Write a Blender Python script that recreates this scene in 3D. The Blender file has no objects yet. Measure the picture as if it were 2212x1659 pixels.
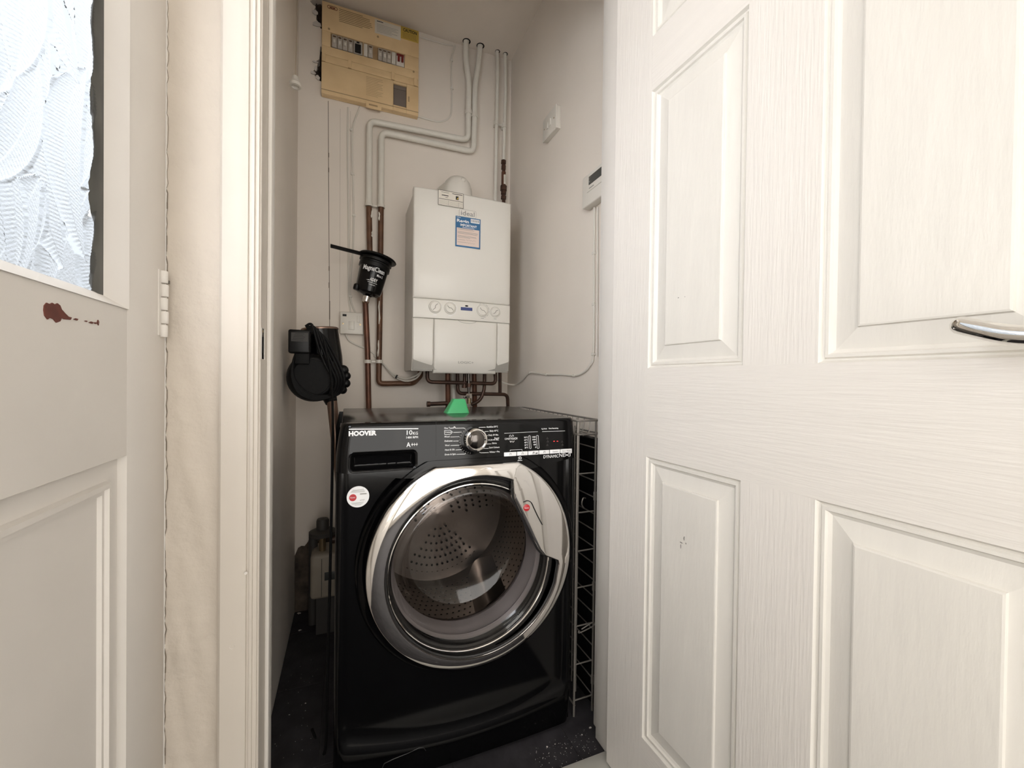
import bpy, bmesh, math, random
from mathutils import Vector, Matrix
random.seed(7)
SC = bpy.context.scene
COL = SC.collection

# ------------------------------------------------------------------ camera
F_PX, PSI, PITCH, ROLL, CAM_Z = 895.15, 0.3792, -0.0100, 0.0123, 0.9502
_s, _c = math.sin(PSI), math.cos(PSI)
FWD = Vector((_s*math.cos(PITCH), _c*math.cos(PITCH), math.sin(PITCH)))
_R0 = Vector((_c, -_s, 0)); _U0 = _R0.cross(FWD)
RGT = math.cos(ROLL)*_R0 + math.sin(ROLL)*_U0
UPV = -math.sin(ROLL)*_R0 + math.cos(ROLL)*_U0
CAM = Vector((0, 0, CAM_Z))
cd = bpy.data.cameras.new('camera'); cam = bpy.data.objects.new('camera', cd); COL.objects.link(cam)
cd.sensor_fit = 'HORIZONTAL'; cd.sensor_width = 36; cd.lens = F_PX*36/2212
cd.clip_start = 0.02; cd.clip_end = 100
cam.matrix_world = Matrix(((RGT.x, UPV.x, -FWD.x, 0), (RGT.y, UPV.y, -FWD.y, 0), (RGT.z, UPV.z, -FWD.z, CAM_Z), (0, 0, 0, 1)))
SC.camera = cam

# ------------------------------------------------------------------ world, daylight, exposure
SC.view_settings.view_transform = 'Standard'; SC.view_settings.look = 'None'
SC.view_settings.gamma = 1.0; SC.view_settings.use_curve_mapping = False
SC.view_settings.exposure = 0.38
wd = bpy.data.worlds.new('overcast_sky'); SC.world = wd; wd.use_nodes = True
bg = wd.node_tree.nodes['Background']; bg.inputs[1].default_value = 0.85
_n = wd.node_tree.nodes; _l = wd.node_tree.links       # overcast sky above the horizon, grey ground below it
_g = _n.new('ShaderNodeNewGeometry'); _x = _n.new('ShaderNodeSeparateXYZ'); _l.new(_g.outputs['Incoming'], _x.inputs[0])
_m = _n.new('ShaderNodeMapRange'); _m.inputs['From Min'].default_value = .10; _m.inputs['From Max'].default_value = -.30; _l.new(_x.outputs['Z'], _m.inputs['Value'])
_r = _n.new('ShaderNodeValToRGB'); _r.color_ramp.elements[0].color = (.20, .20, .19, 1); _r.color_ramp.elements[1].color = (.88, .94, 1.0, 1); _l.new(_m.outputs['Result'], _r.inputs['Fac']); _l.new(_r.outputs['Color'], bg.inputs[0])

def area(name, loc, aim, sx, sy, power, color):
    l = bpy.data.lights.new(name, 'AREA'); l.shape = 'RECTANGLE'; l.size = sx; l.size_y = sy
    l.energy = power; l.color = color
    o = bpy.data.objects.new(name, l); COL.objects.link(o); o.location = loc
    o.rotation_euler = (Vector(aim)-Vector(loc)).to_track_quat('-Z', 'Y').to_euler()
    return o
area('daylight_outside_glazed_door', (-1.15, 0.02, 1.45), (-0.28, 0.42, 1.40), 1.1, 1.2, 30, (0.98, 0.98, 1.0))
area('fill_light_hall', (0.42, -1.66, 1.02), (0.40, 0.9, 1.00), 1.20, 1.75, 22, (1.0, 0.965, 0.92))  # added fill light behind the camera, brightens the cupboard
area('fill_light_side', (-0.272, -0.80, 1.05), (0.60, -0.75, 0.95), 0.80, 1.25, 10, (1.0, 0.965, 0.92))  # added fill light from the left, brightens the open panelled door

# ------------------------------------------------------------------ pixel helpers (photo frame 2212 x 1659)
def ray(px, py): return FWD + (px-1106)/F_PX*RGT + (829.5-py)/F_PX*UPV
def _hit(px, py, ax, v):
    r = ray(px, py); t = (v-CAM[ax])/r[ax]; return CAM + t*r
def PX(px, py, v): return _hit(px, py, 0, v)
def PY(px, py, v): return _hit(px, py, 1, v)
def PZ(px, py, v): return _hit(px, py, 2, v)

# ------------------------------------------------------------------ materials
def lin(c):
    return tuple(((x/255)/12.92 if x/255 <= .04045 else ((x/255+.055)/1.055)**2.4) for x in c)
MATS = {}
def mat(name, rgb, rough=0.5, metal=0.0, var=0.06, vscale=6.0, bump=0.0, bscale=60.0, stretch=(1, 1, 1),
        coat=0.0, spec=0.5, emit=0.0, rgb2=None, thr=None, coords='Object', rvar=0.0):
    m = bpy.data.materials.new(name); m.use_nodes = True; nt = m.node_tree; N = nt.nodes; L = nt.links
    b = N['Principled BSDF']
    b.inputs['Roughness'].default_value = rough; b.inputs['Metallic'].default_value = metal
    b.inputs['Coat Weight'].default_value = coat; b.inputs['Specular IOR Level'].default_value = spec
    tc = N.new('ShaderNodeTexCoord'); mp = N.new('ShaderNodeMapping'); mp.inputs['Scale'].default_value = stretch
    L.new(tc.outputs[coords], mp.inputs['Vector'])
    nz = N.new('ShaderNodeTexNoise'); nz.inputs['Scale'].default_value = vscale; nz.inputs['Detail'].default_value = 5
    L.new(mp.outputs['Vector'], nz.inputs['Vector'])
    cr = N.new('ShaderNodeValToRGB'); L.new(nz.outputs['Fac'], cr.inputs['Fac'])
    c = lin(rgb)
    c2 = lin(rgb2) if rgb2 else tuple(min(1, x*(1+var)) for x in c)
    c1 = c if rgb2 else tuple(x*(1-var) for x in c)
    cr.color_ramp.elements[0].color = (*c1, 1); cr.color_ramp.elements[1].color = (*c2, 1)
    if thr: cr.color_ramp.elements[0].position, cr.color_ramp.elements[1].position = thr
    else: cr.color_ramp.elements[0].position, cr.color_ramp.elements[1].position = .3, .7
    L.new(cr.outputs['Color'], b.inputs['Base Color'])
    if emit:
        L.new(cr.outputs['Color'], b.inputs['Emission Color']); b.inputs['Emission Strength'].default_value = emit
    if bump:
        n2 = N.new('ShaderNodeTexNoise'); n2.inputs['Scale'].default_value = bscale; n2.inputs['Detail'].default_value = 4
        L.new(mp.outputs['Vector'], n2.inputs['Vector'])
        bp = N.new('ShaderNodeBump'); bp.inputs['Strength'].default_value = bump; bp.inputs['Distance'].default_value = .004
        L.new(n2.outputs['Fac'], bp.inputs['Height']); L.new(bp.outputs['Normal'], b.inputs['Normal'])
    if rvar:
        mr = N.new('ShaderNodeMapRange'); mr.inputs['To Min'].default_value = rough; mr.inputs['To Max'].default_value = rough+rvar
        L.new(nz.outputs['Fac'], mr.inputs['Value']); L.new(mr.outputs['Result'], b.inputs['Roughness'])
    MATS[name] = m
    return m
mat('wall_paint', (233, 224, 213), .62, var=.03, vscale=3, bump=.06, bscale=120)
mat('hall_paint', (242, 238, 232), .6, var=.03, vscale=3, bump=.05, bscale=90)
mat('plaster', (206, 196, 183), .6, var=.04, vscale=9, bump=.75, bscale=38)
mat('gloss_white', (224, 219, 212), .5, spec=.25, var=.02, vscale=8, bump=.08, bscale=40)
mat('gloss_white_dimmed', (208, 200, 189), .5, spec=.25, var=.02, vscale=8, bump=.08, bscale=40)  # gloss_white darkened to offset strong light on the architrave and left jamb
mat('grain_v', (231, 226, 219), .42, var=.015, bump=.20, bscale=26, stretch=(9, 9, .55))
mat('grain_h', (231, 226, 219), .42, var=.015, bump=.22, bscale=26, stretch=(.55, .55, 9))
mat('grain_field', (229, 225, 217), .42, var=.02, bump=.15, bscale=20, stretch=(6, 6, 1.1))
mat('ceiling_paint', (232, 222, 210), .7, var=.03, bump=.05, bscale=140)
mat('slate', (50, 48, 51), .68, spec=.22, var=.35, vscale=14, bump=.25, bscale=90)
mat('grout', (58, 56, 56), .8)
mat('sill', (190, 188, 180), .5, var=.05)
mat('black_gloss', (6, 6, 7), .08, var=.2, spec=.28, rvar=.03)
mat('black_top', (34, 32, 31), .16, var=.15, rvar=.08)
mat('black_side', (16, 15, 15), .25)
mat('black_plastic', (8, 8, 9), .42, spec=.3, bump=.06, bscale=200)
mat('black_matte', (8, 8, 9), .65, spec=.25, bump=.08, bscale=160)
mat('rubber_dark', (26, 25, 25), .45)
mat('chrome', (226, 224, 221), .05, 1.0, var=.02)
mat('chrome_ring', (228, 225, 222), .035, 1.0, var=.03, rvar=.05, vscale=14)
mat('steel', (172, 165, 159), .30, 1.0, var=.08, bump=.06, bscale=70)
mat('steel_dark', (92, 88, 85), .16, 1.0)
mat('gasket', (138, 134, 135), .35, var=.08)
mat('wire', (146, 141, 135), .4, .5)
mat('boiler_white', (226, 222, 213), .38, var=.012, coat=.2)
mat('boiler_side', (214, 209, 200), .35, var=.015)
mat('boiler_line', (150, 146, 138), .5)
mat('white_plastic', (222, 217, 207), .35, var=.02)
mat('print_white', (236, 236, 236), .5, var=.01)
mat('print_grey', (150, 147, 142), .5, var=.02)
mat('print_black', (22, 22, 22), .6)
mat('print_brown', (96, 76, 54), .6)
mat('label_paper', (222, 215, 202), .6, var=.02)
mat('label_pink', (226, 206, 194), .6, var=.02)
mat('label_blue', (52, 106, 150), .45, var=.05)
mat('label_yellow', (196, 166, 76), .5, var=.08)
mat('lcd_blue', (60, 74, 128), .3)
mat('lcd_grey', (70, 72, 70), .25)
mat('red', (182, 36, 44), .35, var=.05)
mat('red_dark', (122, 34, 28), .4, var=.1)
mat('led_red', (255, 60, 60), .4, emit=1.2)
mat('cream_plastic', (240, 212, 166), .42, var=.10, vscale=9, rgb2=(222, 192, 146))
mat('cream_dark', (176, 148, 112), .5, var=.12, vscale=12)
mat('smoke', (120, 110, 102), .2)
mat('breaker_grey', (186, 178, 168), .4)
mat('pipe_paint', (226, 222, 212), .4, var=.03, vscale=30, bump=.2, bscale=60)
mat('pipe_old', (88, 64, 50), .48, .3, rgb2=(118, 84, 62), vscale=24, bump=.25, bscale=90)
mat('copper', (122, 82, 64), .42, .5, rgb2=(94, 66, 54), vscale=18, bump=.15, bscale=60)
mat('copper_dark', (62, 48, 42), .45, .5, rgb2=(92, 66, 54), vscale=26)
mat('brass', (150, 132, 104), .3, .8)
mat('cable_white', (222, 217, 207), .4, var=.03)
mat('bronze', (142, 118, 104), .32, .8, var=.08)
mat('green', (66, 172, 108), .38, var=.03)
mat('rubble', (86, 72, 60), .9, rgb2=(44, 36, 31), vscale=28, bump=1.0, bscale=70)
mat('broken_plaster_shaded', (98, 86, 74), .9, rgb2=(52, 44, 38), vscale=22, bump=.8, bscale=60)  # broken plaster, base colours lowered to carry the corner's shade
mat('flake', (206, 200, 194), .7)
mat('rust_brown', (112, 58, 46), .7, rgb2=(90, 44, 36), vscale=60)
mat('seal_dark', (92, 92, 86), .45, rgb2=(46, 46, 44), vscale=18, stretch=(1, 1, .35))
mat('crack', (120, 110, 98), .9)
mat('crack_faint', (196, 186, 174), .9)
mat('meter_white_shaded', (158, 148, 134), .5, var=.12, vscale=14)  # dirty meter case, darkened further for the shade of the gap
mat('meter_grey', (62, 59, 56), .55, var=.15)  # regulator tone likewise lowered for that shade
mat('string', (168, 152, 132), .8)
mat('scuff', (150, 146, 140), .8)

def glass_thin(name, tint, refl=.12, rough=.02):
    m = bpy.data.materials.new(name); m.use_nodes = True; nt = m.node_tree; N = nt.nodes; L = nt.links
    N.remove(N['Principled BSDF']); out = N['Material Output']
    tr = N.new('ShaderNodeBsdfTransparent'); gl = N.new('ShaderNodeBsdfGlossy'); gl.inputs['Roughness'].default_value = rough
    nz = N.new('ShaderNodeTexNoise'); nz.inputs['Scale'].default_value = 9
    cr = N.new('ShaderNodeValToRGB'); c = lin(tint)
    cr.color_ramp.elements[0].color = (*[x*.92 for x in c], 1); cr.color_ramp.elements[1].color = (*c, 1)
    L.new(nz.outputs['Fac'], cr.inputs['Fac']); L.new(cr.outputs['Color'], tr.inputs['Color'])
    lw = N.new('ShaderNodeLayerWeight'); lw.inputs['Blend'].default_value = .25
    mr = N.new('ShaderNodeMapRange'); mr.inputs['To Min'].default_value = refl; mr.inputs['To Max'].default_value = .75
    L.new(lw.outputs['Fresnel'], mr.inputs['Value'])
    mx = N.new('ShaderNodeMixShader'); L.new(mr.outputs['Result'], mx.inputs['Fac'])
    L.new(tr.outputs[0], mx.inputs[1]); L.new(gl.outputs[0], mx.inputs[2]); L.new(mx.outputs[0], out.inputs['Surface'])
    MATS[name] = m
glass_thin('door_glass', (240, 236, 234), .03, .06)
glass_thin('clear_plastic', (225, 222, 216), .06)

def frosted(name):
    m = bpy.data.materials.new(name); m.use_nodes = True; nt = m.node_tree; N = nt.nodes; L = nt.links
    N.remove(N['Principled BSDF']); out = N['Material Output']
    tl = N.new('ShaderNodeBsdfTranslucent'); rf = N.new('ShaderNodeBsdfRefraction'); rf.inputs['Roughness'].default_value = .15
    rf.inputs['IOR'].default_value = 1.45; gl = N.new('ShaderNodeBsdfGlossy'); gl.inputs['Roughness'].default_value = .12
    nz = N.new('ShaderNodeTexNoise'); nz.inputs['Scale'].default_value = 300; nz.inputs['Detail'].default_value = 2
    tcn = N.new('ShaderNodeTexCoord'); L.new(tcn.outputs['Object'], nz.inputs['Vector'])
    bp = N.new('ShaderNodeBump'); bp.inputs['Strength'].default_value = .5; bp.inputs['Distance'].default_value = .0015
    L.new(nz.outputs['Fac'], bp.inputs['Height'])
    for s in (tl, rf, gl): L.new(bp.outputs['Normal'], s.inputs['Normal'])
    tl.inputs['Color'].default_value = (.92, .95, .98, 1); rf.inputs['Color'].default_value = (.95, .97, 1, 1)
    m1 = N.new('ShaderNodeMixShader'); m1.inputs['Fac'].default_value = .93; L.new(tl.outputs[0], m1.inputs[1]); L.new(rf.outputs[0], m1.inputs[2])
    m2 = N.new('ShaderNodeMixShader'); m2.inputs['Fac'].default_value = .06; L.new(m1.outputs[0], m2.inputs[1]); L.new(gl.outputs[0], m2.inputs[2])
    L.new(m2.outputs[0], out.inputs['Surface']); MATS[name] = m
frosted('leaf_glass')

# ------------------------------------------------------------------ mesh builder
WL = {}          # world location of every object made here
def tag(o, label=None, cat=None, group=None, kind=None):
    if label: o['label'] = label
    if cat: o['category'] = cat
    if group: o['group'] = group
    if kind: o['kind'] = kind
    return o
def thing(name, loc, label, cat, group=None):
    o = bpy.data.objects.new(name, None); COL.objects.link(o); o.empty_display_size = .05
    o.location = loc; WL[o] = Vector(loc)
    return tag(o, label, cat, group)

class MB:
    def __init__(self, m=None): self.v = []; self.f = []; self.m = m
    def add(self, vs, fs):
        n = len(self.v)
        self.v += [(self.m @ Vector(p)) if self.m else Vector(p) for p in vs]
        self.f += [tuple(i+n for i in f) for f in fs]; return self
    def box(self, x0, x1, y0, y1, z0, z1):
        v = [(x, y, z) for z in (z0, z1) for y in (y0, y1) for x in (x0, x1)]
        return self.add(v, [(0, 2, 3, 1), (4, 5, 7, 6), (0, 1, 5, 4), (2, 6, 7, 3), (0, 4, 6, 2), (1, 3, 7, 5)])
    def rbox(self, x0, x1, y0, y1, z0, z1, r, seg=2):
        bm = bmesh.new(); bmesh.ops.create_cube(bm, size=1)
        for w in bm.verts: w.co = Vector(((x0+x1)/2+w.co.x*(x1-x0), (y0+y1)/2+w.co.y*(y1-y0), (z0+z1)/2+w.co.z*(z1-z0)))
        bmesh.ops.bevel(bm, geom=bm.edges[:], offset=r, segments=seg, affect='EDGES', profile=.5)
        bm.verts.index_update()
        self.add([w.co[:] for w in bm.verts], [[q.index for q in f.verts] for f in bm.faces]); bm.free(); return self
    def tube(self, path, r, seg=10, cap=True, closed=False):
        path = [Vector(p) for p in path]; n = len(path)
        rs = r if isinstance(r, (list, tuple)) else [r]*n
        vs = []; fs = []; up = None
        for i, p in enumerate(path):
            a = path[(i-1) % n] if (i or closed) else p; b = path[(i+1) % n] if (i < n-1 or closed) else p
            t = (b-a).normalized()
            if up is None:
                up = Vector((0, 0, 1)) if abs(t.z) < .9 else Vector((1, 0, 0))
            s = t.cross(up)
            if s.length < 1e-5: s = t.cross(Vector((.3, .8, .2)))
            s.normalize(); up = s.cross(t).normalized()
            for k in range(seg):
                w = 2*math.pi*k/seg; vs.append(p+(s*math.cos(w)+up*math.sin(w))*rs[i])
        m = n if closed else n-1
        for i in range(m):
            for k in range(seg):
                j = (i+1) % n
                fs.append((i*seg+k, i*seg+(k+1) % seg, j*seg+(k+1) % seg, j*seg+k))
        if cap and not closed:
            fs.append(tuple(range(seg))[::-1]); fs.append(tuple((n-1)*seg+k for k in range(seg)))
        return self.add(vs, fs)
    def lathe(self, prof, o=(0, 0, 0), axis=(0, 0, 1), seg=32, cap0=False, cap1=False):
        o = Vector(o); a = Vector(axis).normalized()
        s = a.cross(Vector((0, 0, 1)) if abs(a.z) < .9 else Vector((1, 0, 0))).normalized(); t = a.cross(s)
        vs = []; fs = []
        for r, h in prof:
            for k in range(seg):
                w = 2*math.pi*k/seg; vs.append(o+a*h+(s*math.cos(w)+t*math.sin(w))*r)
        for i in range(len(prof)-1):
            for k in range(seg):
                fs.append((i*seg+k, i*seg+(k+1) % seg, (i+1)*seg+(k+1) % seg, (i+1)*seg+k))
        if cap0: fs.append(tuple(range(seg))[::-1])
        if cap1: fs.append(tuple((len(prof)-1)*seg+k for k in range(seg)))
        return self.add(vs, fs)
    def prism(self, pts, y0, y1, fn=None):
        """2d polygon in (x,z), extruded from y0 (front) to y1; fn maps (x,y,z)."""
        n = len(pts); fn = fn or (lambda x, y, z: (x, y, z))
        vs = [fn(x, y0, z) for x, z in pts]+[fn(x, y1, z) for x, z in pts]
        fs = [tuple(range(n)), tuple(range(2*n-1, n-1, -1))]+[(i, i+n, (i+1) % n+n, (i+1) % n) for i in range(n)]
        return self.add(vs, fs)
    def grid(self, us, vs_, fn, skip=None):
        nu, nv = len(us), len(vs_); V = [fn(u, v) for v in vs_ for u in us]; Fc = []
        for j in range(nv-1):
            for i in range(nu-1):
                q = (j*nu+i, j*nu+i+1, (j+1)*nu+i+1, (j+1)*nu+i)
                if skip and skip(sum((Vector(V[k]) for k in q), Vector())/4): continue
                Fc.append(q)
        return self.add(V, Fc)
    def text(self, s, A, w, h, y=None, bold=0.0, fn=None, slant=0.0, ex=.0003):
        """flat lettering facing -y: A=(x,z) left end of the base line, w total width, h cap height"""
        vs, fs = glyphs(s, bold)
        if not vs: return self
        x0 = min(p[0] for p in vs); x1 = max(p[0] for p in vs); ch = .69
        fn = fn or (lambda x, yy, z: (x, yy, z))
        out = [fn(A[0]+(p[0]-x0)/(x1-x0)*w+slant*p[1]/ch*h, y, A[1]+p[1]/ch*h) for p in vs]
        return self.add(out, fs)
    def textpx(self, s, p0, p1, hpx, y, bold=0.0, slant=0.0):
        a, b = PY(*p0, y), PY(*p1, y); d = (a-CAM).dot(FWD)
        return self.text(s, (a.x, a.z), b.x-a.x, hpx/F_PX*d, y, bold, slant=slant)
    def linepx(self, pts, wpx, y, dy=.0):
        P = [PY(*p, y) for p in pts]
        for a, b in zip(P[:-1], P[1:]): self.stroke(a, b, wpx/F_PX*(a-CAM).dot(FWD), y)
        return self
    def stroke(self, a, b, w, y):
        d = Vector((b.x-a.x, 0, b.z-a.z)); L = d.length or 1e-6; n = Vector((-d.z, 0, d.x))/L*w/2
        return self.add([(a.x+n.x, y, a.z+n.z), (b.x+n.x, y, b.z+n.z), (b.x-n.x, y, b.z-n.z), (a.x-n.x, y, a.z-n.z)], [(0, 1, 2, 3)])
    def build(self, name, m, parent=None, sharp=35, origin=None):
        vs = self.v
        lo = Vector((min(p[i] for p in vs) for i in range(3))); hi = Vector((max(p[i] for p in vs) for i in range(3)))
        c = Vector(origin) if origin is not None else Vector(((lo.x+hi.x)/2, (lo.y+hi.y)/2, lo.z if parent is None else (lo.z+hi.z)/2))
        me = bpy.data.meshes.new(name); me.from_pydata([p-c for p in vs], [], self.f); me.update()
        bm = bmesh.new(); bm.from_mesh(me); bmesh.ops.recalc_face_normals(bm, faces=bm.faces[:]) if len(bm.faces) < 60000 else None
        bm.to_mesh(me); bm.free()
        if sharp is not None:
            me.polygons.foreach_set('use_smooth', [True]*len(me.polygons)); me.set_sharp_from_angle(angle=math.radians(sharp))
        me.materials.append(MATS[m]); o = bpy.data.objects.new(name, me); COL.objects.link(o)
        if parent is not None: o.parent = parent; o.location = c-WL[parent]
        else: o.location = c
        WL[o] = c
        return o

_G = {}
def glyphs(s, bold=0.0):
    k = (s, bold)
    if k not in _G:
        cu = bpy.data.curves.new('t', 'FONT'); cu.body = s; cu.offset = bold; cu.resolution_u = 2
        ob = bpy.data.objects.new('t', cu); COL.objects.link(ob)
        me = bpy.data.meshes.new_from_object(ob)
        _G[k] = ([v.co[:] for v in me.vertices], [tuple(p.vertices) for p in me.polygons])
        bpy.data.objects.remove(ob); bpy.data.curves.remove(cu); bpy.data.meshes.remove(me)
    return _G[k]

def rrect(x0, x1, z0, z1, r, n=5):
    out = []
    for cx, cz, a in ((x1-r, z1-r, 0), (x0+r, z1-r, 90), (x0+r, z0+r, 180), (x1-r, z0+r, 270)):
        for i in range(n+1):
            w = math.radians(a+90*i/n); out.append((cx+r*math.cos(w), cz+r*math.sin(w)))
    return out
def circ(cx, cz, r, n=32): return [(cx+r*math.cos(2*math.pi*i/n), cz+r*math.sin(2*math.pi*i/n)) for i in range(n)]
def bend(pts, r, n=6):
    pts = [Vector(p) for p in pts]; out = [pts[0]]
    for a, b, c in zip(pts[:-2], pts[1:-1], pts[2:]):
        d1 = (a-b); d2 = (c-b); q = min(r, d1.length*.45, d2.length*.45); p0 = b+d1.normalized()*q; p2 = b+d2.normalized()*q
        for i in range(n+1):
            t = i/n; out.append(p0*(1-t)**2+b*2*t*(1-t)+p2*t*t)
    out.append(pts[-1]); return out
def smooth_path(pts, n=6):
    pts = [Vector(p) for p in pts]; out = []
    P = [pts[0]]+pts+[pts[-1]]
    for i in range(1, len(P)-2):
        a, b, c, d = P[i-1:i+3]
        for k in range(n):
            t = k/n
            out.append(.5*((2*b)+(c-a)*t+(2*a-5*b+4*c-d)*t*t+(3*b-a-3*c+d)*t**3))
    out.append(pts[-1]); return out
def clamp(x, a=0., b=1.): return max(a, min(b, x))
def sst(x): x = clamp(x); return x*x*(3-2*x)
def lsp(a, b, n): return [a+(b-a)*i/(n-1) for i in range(n)]

# ================================================================== THE SETTING
YB, XL, XR, ZC = 1.87, -.19, .721, 2.48      # cupboard back wall, left wall, right wall, ceiling
YF, XH = .857, -.28                          # face of the cupboard's front wall, plane of the glazed door
def struct(o): o['kind'] = 'structure'; return o
# --- back wall with two broken-out holes
def wall_with_holes():
    cu = bpy.data.curves.new('w', 'CURVE'); cu.dimensions = '2D'; cu.fill_mode = 'BOTH'; cu.extrude = .03
    def spl(pts):
        s = cu.splines.new('POLY'); s.points.add(len(pts)-1)
        for p, (x, z) in zip(s.points, pts): p.co = (x, z, 0, 1)
        s.use_cyclic_u = True
    spl([(XL-.06, -.02), (XR+.06, -.02), (XR+.06, ZC+.02), (XL-.06, ZC+.02)])
    for h in HOLES: spl(h)
    ob = bpy.data.objects.new('w', cu); COL.objects.link(ob); me = bpy.data.meshes.new_from_object(ob)
    vs = [(v.co.x, YB+.03-v.co.z, v.co.y) for v in me.vertices]; fs = [tuple(p.vertices) for p in me.polygons]
    bpy.data.objects.remove(ob); bpy.data.meshes.remove(me)
    b = MB(); b.add(vs, fs); return b
def hp(lst): return [(p.x, p.z) for p in (PY(660+X/6.382 if False else X, Y, YB) for X, Y in lst)]
HOLES = [hp([(669, 2), (676, 10), (682, 14), (678, 24), (684, 30), (683, 42), (688, 48), (693, 62), (715, 62), (715, 1), (690, -6)]),
         hp([(683, 132), (686, 138), (684, 146), (678, 152), (672, 158), (680, 162), (684, 170), (693, 176), (715, 178), (715, 118), (692, 100), (690, 128)])]
wb = struct(wall_with_holes().build('wall_back', 'wall_paint', sharp=20))
for h in HOLES:
    xs = [p[0] for p in h]; zs = [p[1] for p in h]
    g = MB(); random.seed(3)
    g.grid(lsp(min(xs)-.01, max(xs)+.01, 9), lsp(min(zs)-.01, max(zs)+.01, 12), lambda u, v: (u, YB+.028+random.uniform(-.012, .012), v))
    g.build('exposed_brick', 'rubble', wb)
fl = MB()
for (x, y, dx, dz, r) in ((681, 27, 6, 5, .3), (684, 52, 9, 5, -.5), (681, 134, 6, 2, .1), (676, 157, 5, 4, .8), (686, 168, 4, 5, .2), (682, 148, 3, 6, -.3)):
    p = PY(x, y, YB-.004); k = 1.9/F_PX
    pts = [(p.x+dx*k*math.cos(a+r)*random.uniform(.7, 1.2), p.z+dz*k*math.sin(a+r)*random.uniform(.7, 1.2)) for a in (0, 1.2, 2.1, 3.3, 4.4, 5.3)]
    fl.prism(pts, YB-.006, YB-.003)
fl.build('torn_lining_paper', 'flake', wb)
# broken plaster low in the left corner, colour darkened for the shade there
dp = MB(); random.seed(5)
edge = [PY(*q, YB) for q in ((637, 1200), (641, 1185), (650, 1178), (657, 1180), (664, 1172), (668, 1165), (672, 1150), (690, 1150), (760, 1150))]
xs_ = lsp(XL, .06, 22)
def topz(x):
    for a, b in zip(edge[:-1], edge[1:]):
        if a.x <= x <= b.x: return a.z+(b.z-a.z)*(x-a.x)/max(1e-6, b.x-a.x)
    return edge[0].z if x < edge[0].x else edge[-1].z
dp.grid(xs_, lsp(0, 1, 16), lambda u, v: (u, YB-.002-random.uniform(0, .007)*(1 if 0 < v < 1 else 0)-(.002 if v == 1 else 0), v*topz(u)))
dp.build('crumbling_plaster', 'broken_plaster_shaded', wb)
# vertical joint of the boarding and other hairlines
cr = MB(); cf = MB()
for pts in ([(709, 218), (710, 400), (711, 560), (712, 700), (714, 900), (717, 1100)], [(757, 240), (756, 640)], [(735, 235), (734, 675)]):
    if pts[0][0] == 709: cr.linepx(pts, 1.2, YB-.0006)
    else: cf.linepx(pts, .7, YB-.0006)
for q in ((710, 330, 340), (710, 362, 372), (711, 575, 585), (711, 610, 622), (712, 650, 690)):
    cr.linepx([(q[0], q[1]), (q[0], q[2])], 2.0, YB-.0008)
cf.build('joint_line', 'crack_faint', wb)
cr.build('joint_line', 'crack', wb)
struct(MB().box(XL-.06, XL, YF+.02, YB+.06, -.02, ZC).build('wall_left', 'wall_paint', sharp=None))
struct(MB().box(XR, XR+.06, YF+.10, YB+.06, -.02, ZC).build('wall_right', 'wall_paint', sharp=None))
struct(MB().box(XL-.2, XR+.1, YF, YB+.06, ZC, ZC+.06).build('ceiling', 'ceiling_paint', sharp=None))
# --- pipe holes: dark collars in the ceiling are built with the pipes
# --- hall shell behind the camera
HX1, HY0 = 1.35, -1.70
struct(MB().box(XH-.06, HX1+.06, HY0-.06, YF, ZC, ZC+.06).build('ceiling_hall', 'hall_paint', sharp=None))
struct(MB().box(HX1, HX1+.06, HY0-.06, YF+.06, -.02, ZC).build('wall_hall_right', 'hall_paint', sharp=None))
g = MB(); WX0, WX1, WZ0, WZ1 = -.22, 1.06, .06, 1.98
g.box(XH-.06, WX0, HY0-.10, HY0, -.02, ZC).box(WX1, HX1, HY0-.10, HY0, -.02, ZC).box(WX0, WX1, HY0-.10, HY0, -.02, WZ0).box(WX0, WX1, HY0-.10, HY0, WZ1, ZC)
struct(g.build('wall_hall_rear', 'hall_paint', sharp=None))
wf = MB(); t_ = .05
for a, b, c, d in ((WX0, WX1, WZ0, WZ0+t_), (WX0, WX1, WZ1-t_, WZ1), (WX0, WX0+t_, WZ0+t_, WZ1-t_), (WX1-t_, WX1, WZ0+t_, WZ1-t_), ((WX0+WX1)/2-.025, (WX0+WX1)/2+.025, WZ0+t_, WZ1-t_)):
    wf.box(a, b, HY0-.08, HY0-.03, c, d)
w1 = struct(wf.build('added_hall_window', 'gloss_white', sharp=None))  # unseen window, added as an opening for the rear fill light
for a, b in ((WX0+t_, (WX0+WX1)/2-.025), ((WX0+WX1)/2+.025, WX1-t_)):
    MB().box(a, b, HY0-.058, HY0-.054, WZ0+t_, WZ1-t_).build('pane', 'clear_plastic', w1)
# left hall wall around the glazed door
DZ, DY0, DY1 = 2.03, .075, .850
VY0, VY1, VZ0, VZ1 = -1.25, -.35, .36, 1.74
g = MB().box(XH-.10, XH, HY0-.06, VY0, -.02, ZC).box(XH-.10, XH, VY1, DY0, -.02, ZC).box(XH-.10, XH, VY0, VY1, -.02, VZ0).box(XH-.10, XH, VY0, VY1, VZ1, ZC).box(XH-.10, XH, DY0, YF+.02, DZ+.004, ZC).box(XH-.10, XH, DY1+.003, YF+.02, -.02, DZ+.004)
struct(g.build('wall_hall_left', 'hall_paint', sharp=None))
wf = MB()
for a, b, c, d in ((VY0, VY1, VZ0, VZ0+t_), (VY0, VY1, VZ1-t_, VZ1), (VY0, VY0+t_, VZ0+t_, VZ1-t_), (VY1-t_, VY1, VZ0+t_, VZ1-t_)): wf.box(XH-.08, XH-.03, a, b, c, d)
w2 = struct(wf.build('added_side_window', 'gloss_white', sharp=None))  # unseen window, added to house the side fill light
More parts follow.
